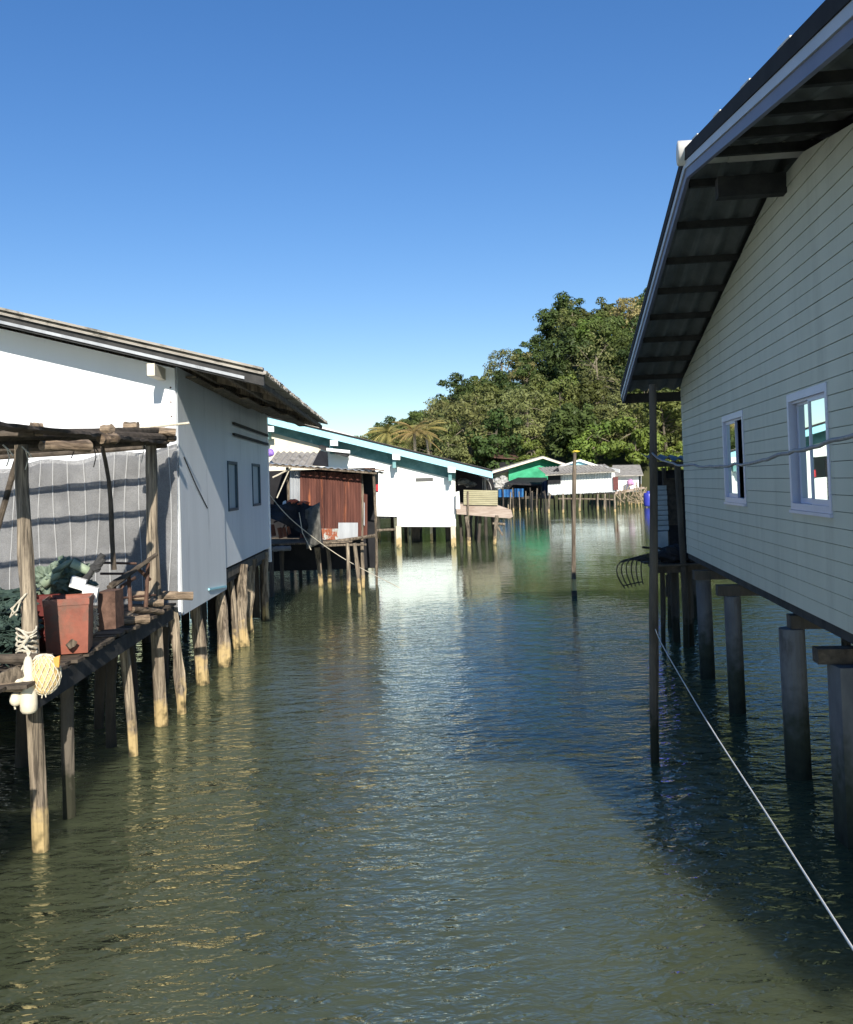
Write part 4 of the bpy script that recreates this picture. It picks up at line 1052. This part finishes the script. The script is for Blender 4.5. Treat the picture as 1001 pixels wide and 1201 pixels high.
for (xa, xb) in ((483, 493), (523, 529)):
    p, q = P(xa, 630, 47.5), P(xb, 630, 47.5)
    MB().box(((p.x + q.x) / 2, 47.5, .3), (q.x - p.x, 0, 0), (0, .4, 0), (0, 0, 2.0)).build('pile', 'pile_dark', bh)
MB().log(P(438, 622, 44), P(466, 621, 44), .06).build('rail', 'wood', bh)
for i in range(10):
    p = P(380 + i * 16, 620, 52); MB().log((p.x, 52, -1), (p.x, 52, 1.4), .09).build('pile', 'pile_dark', bh)
rc = MB().grid(lambda u, v: P(441 + 3 * u, 568 + 8 * v, D - .1 + .03 * math.sin(u * 8)), 4, 4, .03)
single('red_cloth', rc, 'red_cloth', 'small red cloth hanging in the dark opening of the blue-trimmed house', 'cloth')

# annexe deck on its right
ad = thing('plank_deck', 'covered plank deck with yellowed slat railing joined to the blue-trimmed house', 'deck', Vector((P(562, 600, 45).x, 45, 0)))
D = 44.0
poly(MB(), [(535, 591), (584, 592.5), (600, 598), (602, 606), (598, 608), (536, 603)], D, V(0, 2.8, .02)).build('deck', 'plank_pink', ad)
rl = MB()
for i in range(8): 
    a, b = P(544, 575.5 + i * 2.2, D - .1), P(584, 576.3 + i * 2.2, D - .1); rl.bar(a, b, .03, .075)
rl.build('slat_railing', 'yellow_board', ad)
poly(MB(), [(535, 577), (539, 576), (540, 597), (535, 597)], D - .02, V(0, .12, 0)).build('post', 'white_far', ad)
poly(MB(), [(535, 551), (577, 556), (584, 590), (535, 595)], D + 2.6, V(0, .05, 0)).build('back_wall', 'interior', ad)
for (x, yt, y, m_) in ((550, 600, 640, 'pile'), (583, 605, 639, 'pile'), (579, 605, 632, 'pile_dark'), (560, 600, 630, 'pile_dark'), (565, 600, 636, 'pile_dark'), (540, 600, 636, 'pile_dark'), (545, 600, 628, 'pile_dark'), (571, 600, 628, 'pile_dark'), (555, 600, 628, 'pile_dark')):
    p = W(x, y); MB().log((p.x, p.y, -1), (p.x + rnd.uniform(-.1, .1), p.y, 1.35), .09, .08, .6, .3).build('pile', m_, ad)
MB().log(P(549, 576, D - .2), P(550, 612, D - .2), .04).build('post', 'wood', ad)
MB().log(P(578, 614, D), P(593, 615, D), .06).build('rail', 'wood', ad); MB().log(P(584, 618, D), P(590, 628, D), .05).build('rail', 'wood', ad)
wc = MB().grid(lambda u, v: P(563 + 14 * math.sin(u * 1.5), 557 + 17 * u ** 1.5 + 1.5 * v, D + .4 + .8 * v), 10, 4, .03)
wc.grid(lambda u, v: P(566 + 7 * u, 560 + (15) * v, D + 1 + .15 * math.sin(u * 9)), 10, 6, .02)
single('white_awning', wc, 'white_cloth', 'pale cloth drooping in an arc above the slat railing', 'cloth')
gb = MB().blob(P(544, 565, D + .8), (.32, .3, .16), 9, .4, 2, 3).blob(P(552, 568, D + .9), (.3, .3, .14), 9, .4, 2, 5)
single('grey_sack', gb, 'grey_cloth', 'grey bundle stored in the dark corner of the covered deck', 'sack')

# ------------------------------------------------------------------ far houses
gh = thing('green_house', 'green-clad stilt house with a low cement gable roof and black awning', 'house', Vector((P(630, 590, 94).x, 95, 0)))
D = 92
poly(MB(), [(597, 551), (637, 537.5), (664, 545), (664, 566), (640, 562), (597, 565)], D, V(0, .3, 0)).build('wall', 'green_cloth', gh)
a, b, c = P(577, 553, D - 1.2), P(637, 535.3, D - 1.2), P(668, 545.5, D - 1.2)
MB().corr(a, V(0, 9, 0), b - a, .4, .04, .02).build('roof_sheet', 'cement', gh); MB().corr(b + Z * .01, V(0, 9, 0), c - b, .4, .04, .02).build('roof_sheet', 'cement', gh)
MB().bar(a - Z * .1, b - Z * .1, .06, .2).bar(b - Z * .1, c - Z * .1, .06, .2).build('barge_board', 'cream', gh)
poly(MB(), [(579, 557), (597, 553), (597, 570), (585, 572)], D + .5, V(0, .2, 0)).build('side_panel', 'yellow_board', gh)
MB().hexa([P(592, 568, D - 3), P(640, 570, D - 3), P(642, 562, D - .2), P(608, 561, D - .2), P(592, 566.5, D - 3), P(640, 568, D - 3), P(642, 560, D - .2), P(608, 560, D - .2)]).build('awning', 'black_cloth', gh)
poly(MB(), [(587, 564), (650, 562), (650, 585), (587, 585)], D + .6, V(0, .2, 0)).build('back_wall', 'interior', gh)
poly(MB(), [(584, 583), (650, 581), (650, 584), (584, 586)], D - 2.5, V(0, 4, 0)).build('deck', 'pile_dark', gh)
rr = random.Random(11)
for i in range(30):
    x = 586 + i * 2.0 + rr.uniform(-.6, .6); yb_ = 598 + rr.uniform(-2, 3); p = W(x, yb_)
    q = P(x + rr.uniform(-1, 1), rr.uniform(570, 580), p.y); MB().log((p.x, p.y, -1), q, rr.uniform(.05, .09), .06, .5, .2, 6, 4).build('pile', 'pile' if rr.random() < .55 else 'pile_dark', gh)
for i, (xa, ya, xb, yb) in enumerate(((585, 574, 602, 583), (604, 573, 614, 583))):
    mb = MB().grid(lambda u, v: P(xa + (xb - xa) * u, ya + (yb - ya) * v, D - 3.2 + .2 * math.sin(u * 12)), 16, 4, .05)
    single('blue_tarp', mb, 'blue_tarp', ['wider blue tarp draped on the stilts left of the green house', 'narrow blue tarp under the black awning of the green house'][i], 'tarp')
dt = MB().grid(lambda u, v: P(636 + 12 * u, 566 + 18 * v - 6 * u * (1 - v), D - 3.4 + .2 * math.sin(u * 12)), 12, 6, .05)
single('dark_tarp', dt, mat('navy_cloth', (.01, .02, .05), (.03, .05, .10), 2), 'dark navy tarp hanging between the green house and the grey shack', 'tarp')
ju = MB()
for i in range(9): ju.blob(P(583 + rnd.uniform(0, 18), 566 + rnd.uniform(-4, 5), D - 2), (.5, .4, .35), 7, .6, 2, i)
single('laundry_heap', ju, 'white_cloth', 'pale jumble of cloths piled beside the green house wall', 'cloth heap')

gs = thing('grey_shack', 'zinc-walled stilt shack with hipped cement roof and a pale blue gable', 'shack', Vector((P(683, 590, 86).x, 87, 0)))
D = 85
px_corr(MB(), 643, 556, 722, 552, 643, 580, D, .25, .03, rows=1, jag=.1).build('wall', 'zinc_pale', gs)
poly(MB(), [(643, 556), (655, 548), (658, 556), (658, 567), (643, 568)], D - .15, V(0, .1, 0)).build('opening', 'interior', gs)  # dark panel on the wall, stands in for the shade of a gap
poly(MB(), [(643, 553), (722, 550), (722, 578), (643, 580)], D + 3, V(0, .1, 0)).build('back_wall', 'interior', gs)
MB().hexa([P(640, 558, D - 1), P(722, 554, D - 1), P(709, 545.5, D + 2), P(658, 546.5, D + 2), P(640, 556.8, D - 1), P(722, 552.8, D - 1), P(709, 544.7, D + 2), P(658, 545.7, D + 2)]).build('roof', 'cement', gs)
mb = MB(); a, b = P(640, 557, D - 1.05), P(722, 553, D - 1.05); mb.corr(a + Z * .05, b - a, P(709, 545, D + 2) - b, .3, .04, .02); mb.build('roof_sheet', 'cement', gs)
poly(MB(), [(664, 547), (676, 541), (683, 540.5), (699, 546.5)], D + 2.1, V(0, .2, 0)).build('gable', 'blue_trim', gs)
mb = MB(); a, b, c = P(656, 547.5, D + 1.8), P(680, 539.7, D + 1.8), P(727, 552.5, D - .6); mb.bar(a, b, .1, .14).bar(b, P(702, 547, D + 1.8), .1, .22).bar(P(702, 547, D + 1.8), c, .1, .28); mb.build('ridge_trim', 'white_far', gs)
for (x, yb) in ((645, 602), (661, 602), (681, 600), (721, 601), (701, 598), (710, 600)):
    p = W(x, yb); MB().log((p.x, p.y, -1), P(x + rnd.uniform(-.5, .5), 579, p.y), .1, .09, .4, .2, 7, 4).build('pile', 'pile', gs)
for i in range(14):
    x = 650 + i * 5; p = W(x, 596); MB().log((p.x, p.y, -1), P(x + rnd.uniform(-1, 1), 579, p.y), .08, .07, .4, .2, 6, 4).build('pile', 'pile_dark', gs)
MB().log(P(655, 585, D), P(722, 586, D), .08).build('rail', 'wood', gs)
poly(MB(), [(646, 578.8), (722, 576.8), (722, 579), (646, 581)], D + .2, V(0, 3, 0)).build('floor', 'pile_dark', gs)
rk_ = MB().box(P(722.5, 567, D - .2), (.45, 0, 0), (0, .1, 0), (0, 0, 1.2)); single('red_curtain', rk_, 'dark_red', 'dark red curtain at the right corner of the grey shack', 'curtain')

ws = thing('small_white_hut', 'small white-walled hut with a plain grey roof at the foot of the hill', 'hut', Vector((P(738, 585, 96).x, 97, 0)))
D = 95
poly(MB(), [(724, 557), (752, 557.5), (752, 577), (724, 577)], D, V(0, .2, 0)).build('wall', 'white_far', ws)
MB().hexa([P(716, 559, D - .8), P(755, 558, D - .8), P(751, 546, D + 4), P(719, 546.5, D + 4), P(716, 558, D - .8), P(755, 557, D - .8), P(751, 545, D + 4), P(719, 545.5, D + 4)]).build('roof', 'cement', ws)
MB().prism([P(752, 557.5, D), P(752, 577, D), P(752, 577, D) + V(1, 4, 0), P(752, 557.5, D) + V(1, 4, 0)], V(-.2, 0, 0)).build('side_wall', 'white_far', ws)
poly(MB(), [(722, 577), (756, 571), (757, 573), (722, 580)], D - 1, V(0, 3, 0)).build('deck', 'plank_pink', ws)
for i in range(9):
    x = 725 + i * 4 + rnd.uniform(-1, 1); p = W(x, 594 - i * .4); MB().log((p.x, p.y, -1), P(x + rnd.uniform(-2, 2), 576, p.y), .08, .07, .5, .2, 6, 4).build('pile', 'pile', ws)
dr = thing('driftwood_pile', 'bleached tangle of driftwood branches in the shallows before the white hut', 'driftwood', Vector((P(738, 590, 92).x, 92, 0)))
mb = MB(); rr = random.Random(4)
for i in range(34):
    x = rr.uniform(726, 757); y = rr.uniform(578, 588); a = P(x, y + 3, 91 + rr.random() * 2)
    mb.log(a, a + V(rr.uniform(-1, 1), rr.uniform(-.5, .5), rr.uniform(.2, 1.5)), .06, .03, 1, .3, 6, 3)
mb.build('branches', 'drift', dr)
pb3 = MB().blob(P(740, 566, 94), (.35, .3, .35), 8, .3, 1, 1); single('pink_float', pb3, mat('pink_plastic', (.5, .25, .42), (.6, .32, .5), 4), 'pink round float by the white hut wall', 'float')
p = P(761, 580, 88)
dm = thing('blue_drum', 'bright blue plastic drum floating at the water edge beyond the dark shack', 'drum', (p.x, p.y, 0))
MB().lathe((p.x, p.y, .05), (0, 0, 1), [(0, 0), (.45, .01), (.48, .2), (.5, .7), (.48, 1.2), (.42, 1.3), (0, 1.31)], 14).build('body', 'blue_drum', dm, True)
MB().lathe((p.x, p.y, 1.32), (0, 0, 1), [(0, 0), (.2, .01), (.2, .2), (0, .21)], 10).build('lid', 'blue_drum', dm)
# stuff glimpsed among the trees behind
cab = thing('hillside_hut', 'orange-roofed hut half hidden by trees above the green house', 'hut', Vector((P(596, 540, 112).x, 112, hillz(P(596, 540, 112).x, 112))))
q = P(594, 545, 112)
MB().box(q + V(0, 1.5, -1.2), (2.8, 0, 0), (0, 3, 0), (0, 0, 3)).build('wall', 'interior', cab)
MB().hexa([q + V(*v) for v in ((-1.8, -.4, .9), (1.9, -.4, .5), (1.9, 3.2, 1.2), (-1.8, 3.2, 1.5), (-1.8, -.4, 1.0), (1.9, -.4, .6), (1.9, 3.2, 1.3), (-1.8, 3.2, 1.6))]).build('roof', 'rust_bars', cab)

# ------------------------------------------------------------------ trees
def leaf_quad(mb, p, n, sz, rr):
    a = n.cross(Vector((rr.uniform(-1, 1), rr.uniform(-1, 1), rr.uniform(-1, 1))))
    if a.length < 1e-3: return
    a.normalize(); b = n.cross(a).normalized()
    a = a * sz * rr.uniform(.7, 1.2); b = b * sz * rr.uniform(.35, .6)
    k = len(mb.v); mb.v += [p - a, p - b * .8 + a * .1, p + a, p + b]; mb.f.append((k, k + 1, k + 2, k + 3))
def crown(seed, h, rad, n_cl, per, leaf, shape='dome', low=.3, fill=1.0):
    rr = random.Random(seed); mb = MB(); cl = []
    for i in range(n_cl):
        while True:
            x, y, z = rr.uniform(-1, 1), rr.uniform(-1, 1), rr.uniform(0, 1)
            if shape == 'dome': ok = x * x + y * y + (z * 1.05 - .15) ** 2 < 1
            elif shape == 'tall': ok = x * x + y * y < (1 - abs(z - .45) * 1.5) ** 2 and abs(z - .45) < .6
            else: ok = x * x + y * y < (1 - z) ** 1.1 * .9 + .03
            r_ = math.sqrt(x * x + y * y + (z - .3) ** 2)
            if ok and (r_ > .5 or rr.random() < .3): break
        c = Vector((x * rad, y * rad, h * (low + (1 - low) * z * .92)))
        cr_ = rad * rr.uniform(.20, .36)
        cl.append((c, cr_))
        for j in range(per):
            d = Vector((rr.gauss(0, 1), rr.gauss(0, 1), rr.gauss(.35, 1))).normalized()
            q = c + Vector((d.x * cr_, d.y * cr_, d.z * cr_ * .72)) * rr.uniform(.62, 1.08)
            n = (d + Vector((rr.uniform(-.6, .6), rr.uniform(-.6, .6), rr.uniform(-.3, .7)))).normalized()
            leaf_quad(mb, q, n, leaf, rr)
    return mb, cl
def trunkmesh(seed, h, cl, r=.22, low=.3):
    rr = random.Random(seed + 99); mb = MB()
    top = Vector((rr.uniform(-.4, .4), rr.uniform(-.4, .4), h * .72))
    pts = [Vector((0, 0, -1)), Vector((.1, 0, h * .2)), top * .6, top]
    mb.tube(pts, [r * 1.3, r, r * .75, r * .3], 7, .2)
    for c, cr_ in cl[::4]:
        s = top * rr.uniform(.45, .95); mb.tube([s, s.lerp(c, .5) + Vector((0, 0, .3)), c + Vector((0, 0, cr_ * .3))], [r * .35, r * .22, r * .07], 5)
    return mb
protos = {}
SPECS = {  # seed,h,rad,ncl,per,leaf,shape,low,leafmat,trunkmat
 'dark_a': (1, 10, 4.0, 44, 85, .34, 'dome', .22, 'leaf_dark', 'trunk'),
 'dark_b': (2, 11, 3.6, 42, 85, .34, 'tall', .12, 'leaf_dark', 'trunk'),
 'mid_a': (3, 9.5, 4.0, 46, 85, .32, 'dome', .18, 'leaf_mid', 'trunk'),
 'mid_b': (4, 10.5, 3.4, 40, 80, .30, 'tall', .12, 'leaf_mid', 'trunk'),
 'olive_a': (5, 10, 3.9, 46, 62, .26, 'dome', .16, 'leaf_olive', 'pale_trunk'),
 'olive_b': (6, 11, 3.3, 36, 60, .26, 'tall', .14, 'leaf_olive', 'pale_trunk'),
 'lime_a': (7, 9, 3.2, 34, 70, .30, 'tall', .1, 'leaf_lime', 'pale_trunk'),
 'bush': (8, 4.2, 3.0, 34, 85, .28, 'dome', .02, 'leaf_lime', 'trunk'),
 'bush_dark': (9, 4.0, 3.0, 34, 85, .28, 'dome', .02, 'leaf_mid', 'trunk'),
 'cone': (10, 9, 2.4, 34, 80, .30, 'cone', .15, 'leaf_dark', 'trunk'),
 'tan': (12, 10, 4.0, 40, 60, .30, 'dome', .3, 'leaf_tan', 'pale_trunk'),
 'sparse': (13, 13, 4.6, 34, 26, .24, 'dome', .25, 'leaf_olive', 'pale_trunk'),
}
def tree(kind, loc, sc, label, cat='tree', group=None, name=None, zs=1.0):
    nm = name or {'bush': 'bush', 'bush_dark': 'bush'}.get(kind, 'tree')
    t = thing(nm, label, cat, loc, group)
    sd_, h, rad, nc, per, lf, shp, low, lm, tm = SPECS[kind]
    if kind not in protos:
        mb, cl = crown(sd_, h, rad, nc, per, lf, shp, low); tb = trunkmesh(sd_, h, cl, .22 if 'bush' not in kind else .08, low)
        t.location = (0, 0, 0)
        protos[kind] = [mb.build('crown', lm, t), tb.build('trunk', tm, t)]
        t.location = loc
    else:
        for q in protos[kind]:
            c = q.copy(); C.objects.link(c); c.parent = t
    t.rotation_euler = (0, 0, rnd.uniform(0, 6.28)); t.scale = (sc, sc, sc * zs)
    return t
LAB = {'dark_a': 'dense dark green rounded tree on the wooded hillside', 'dark_b': 'tall dark green tree on the wooded hillside', 'mid_a': 'mid-green spreading tree on the wooded hillside',
       'mid_b': 'mid-green upright tree on the wooded hillside', 'olive_a': 'olive-green airy tree with pale bark on the hillside', 'olive_b': 'slim olive tree with pale trunk on the hillside',
       'lime_a': 'bright yellow-green tree on the hillside', 'bush': 'bright green bush at the foot of the hill', 'bush_dark': 'darker green bush at the foot of the hill'}
def on(px, d, dz=0): 
    x = P(px, 560, d).x; return Vector((x, d, hillz(x, d) + dz))
# named trees
tree('dark_a', on(668, 168, -.3), 1.12, 'big round-headed dark tree standing out against the sky near the hilltop', zs=.9)
tree('cone', on(549, 165), .75, 'small conical dark tree poking above the skyline halfway up the hill')
tree('tan', on(748, 160, 1.2), .9, 'tan flowering tree at the hilltop beside the dark roof edge')
tree('sparse', on(706, 128, -1), 1.05, 'tall thin-leaved tree with bare pale branches in the middle of the slope')
tree('lime_a', on(696, 150, 0), 1.15, 'bright yellow-green tree below the big round-headed tree')
tree('olive_a', on(553, 118, 0), 1.1, 'wide olive tree just above the roof of the green house')
tree('lime_a', on(700, 110), .95, 'yellow-green tree with ragged crown behind the grey shack')
tree('lime_a', on(745, 108), 1.0, 'yellow-green tree behind the tall dark mooring pole')
tree('dark_b', on(480, 135), .72, 'leftmost tall dark tree at the low end of the hill')
tree('sparse', on(431, 150, -2), .55, 'small wispy tree at the far left end of the wooded hill')
hs = random.Random(21); cnt = 0
for row, d in enumerate([106, 112, 118, 125, 132, 140, 148, 156, 164, 171, 178]):
    stp = 5.2 + .2 * row
    x = -16 if d < 150 else -14
    x += hs.uniform(0, 3)
    while x < min(62, d * .36 + 4):
        xx = x + hs.uniform(-1.3, 1.3); yy = d + hs.uniform(-2.5, 2.5)
        px = xx / yy * F + CX
        x += stp * hs.uniform(.8, 1.25)
        z = hillz(xx, yy)
        if px < 415 or px > 860 or z < -.2: continue
        if row == 0:
            if px < 700 and px > 575: continue
            kind = hs.choice(['bush', 'bush_dark', 'bush', 'mid_b']); sc = hs.uniform(.7, 1.1)
            if px < 560: kind = hs.choice(['olive_b', 'mid_b', 'dark_b']); sc = .7
        else:
            wts = {'dark_a': 3, 'dark_b': 2, 'mid_a': 3, 'mid_b': 2, 'olive_a': 3 if px < 640 or row < 4 else 1, 'olive_b': 3 if px < 640 else 1, 'lime_a': 1.0 if px > 620 else .2}
            kind = hs.choices(list(wts), list(wts.values()))[0]
            sc = hs.uniform(.72, 1.05)
            if px < 500: sc *= .78
        tree(kind, (xx, yy, z - .4), sc, LAB[kind], 'bush' if 'bush' in kind else 'tree', {'bush': 'bright bushes at the foot of the hill', 'bush_dark': 'darker bushes at the foot of the hill'}.get(kind, 'hillside trees, ' + kind.split('_')[0] + (' rounded' if kind.endswith('_a') else ' upright')))
        cnt += 1
print('hill trees', cnt)
# palms
def palm(loc, h, label, seed):
    t = thing('palm_tree', label, 'palm tree', loc); rr = random.Random(seed)
    L0 = Vector(loc); tp = L0 + V(rr.uniform(-.6, .6), rr.uniform(-.5, .5), h)
    MB().tube([L0 - Z, L0.lerp(tp, .5) + V(.25, 0, 0), tp], [.2, .15, .12], 8).build('trunk', 'pale_trunk', t)
    mb = MB()
    for i in range(26):
        a = i * 2.4 + rr.random() * .4; el0 = rr.uniform(-.35, 1.25); ln = rr.uniform(1.9, 2.5); d = V(math.cos(a), math.sin(a), 0)
        pts = []
        for j in range(9):
            q = j / 8; pts.append(tp + d * (ln * q * math.cos(el0 * (1 - q * .6))) + Z * (ln * (math.sin(el0) * q - .55 * q * q)))
        side = d.cross(Z).normalized()
        for j in range(8):
            for sg in (-1, 1):
                for s_ in (0, .5):
                    p = pts[j].lerp(pts[j + 1], s_); dr_ = (pts[j + 1] - pts[j]).normalized()
                    l_ = .5 * math.sin(.35 + 2.5 * (j + s_) / 8); e = p + side * sg * l_ * .75 + dr_ * l_ * .5 - Z * l_ * .35
                    k = len(mb.v); mb.v += [p, p + dr_ * .10, e]; mb.f.append((k, k + 1, k + 2))
        mb.tube(pts, [.03] * 8 + [.01], 4)
    mb.build('crown', 'leaf_palm', t)
for (px, py, d, lab, sd2) in ((461, 507, 82, 'left palm of the pair rising over the blue roof edge', 1), (479, 508, 80, 'palm with golden drooping fronds right of its taller neighbour above the blue roof edge', 2), (503, 505, 92, 'greener palm half lost among trees above the blue roof edge', 3)):
    p = P(px, py, d); palm((p.x, d, .2), p.z - .2, lab, sd2)
S.cycles.samples = 96
S.cycles.use_denoising = True
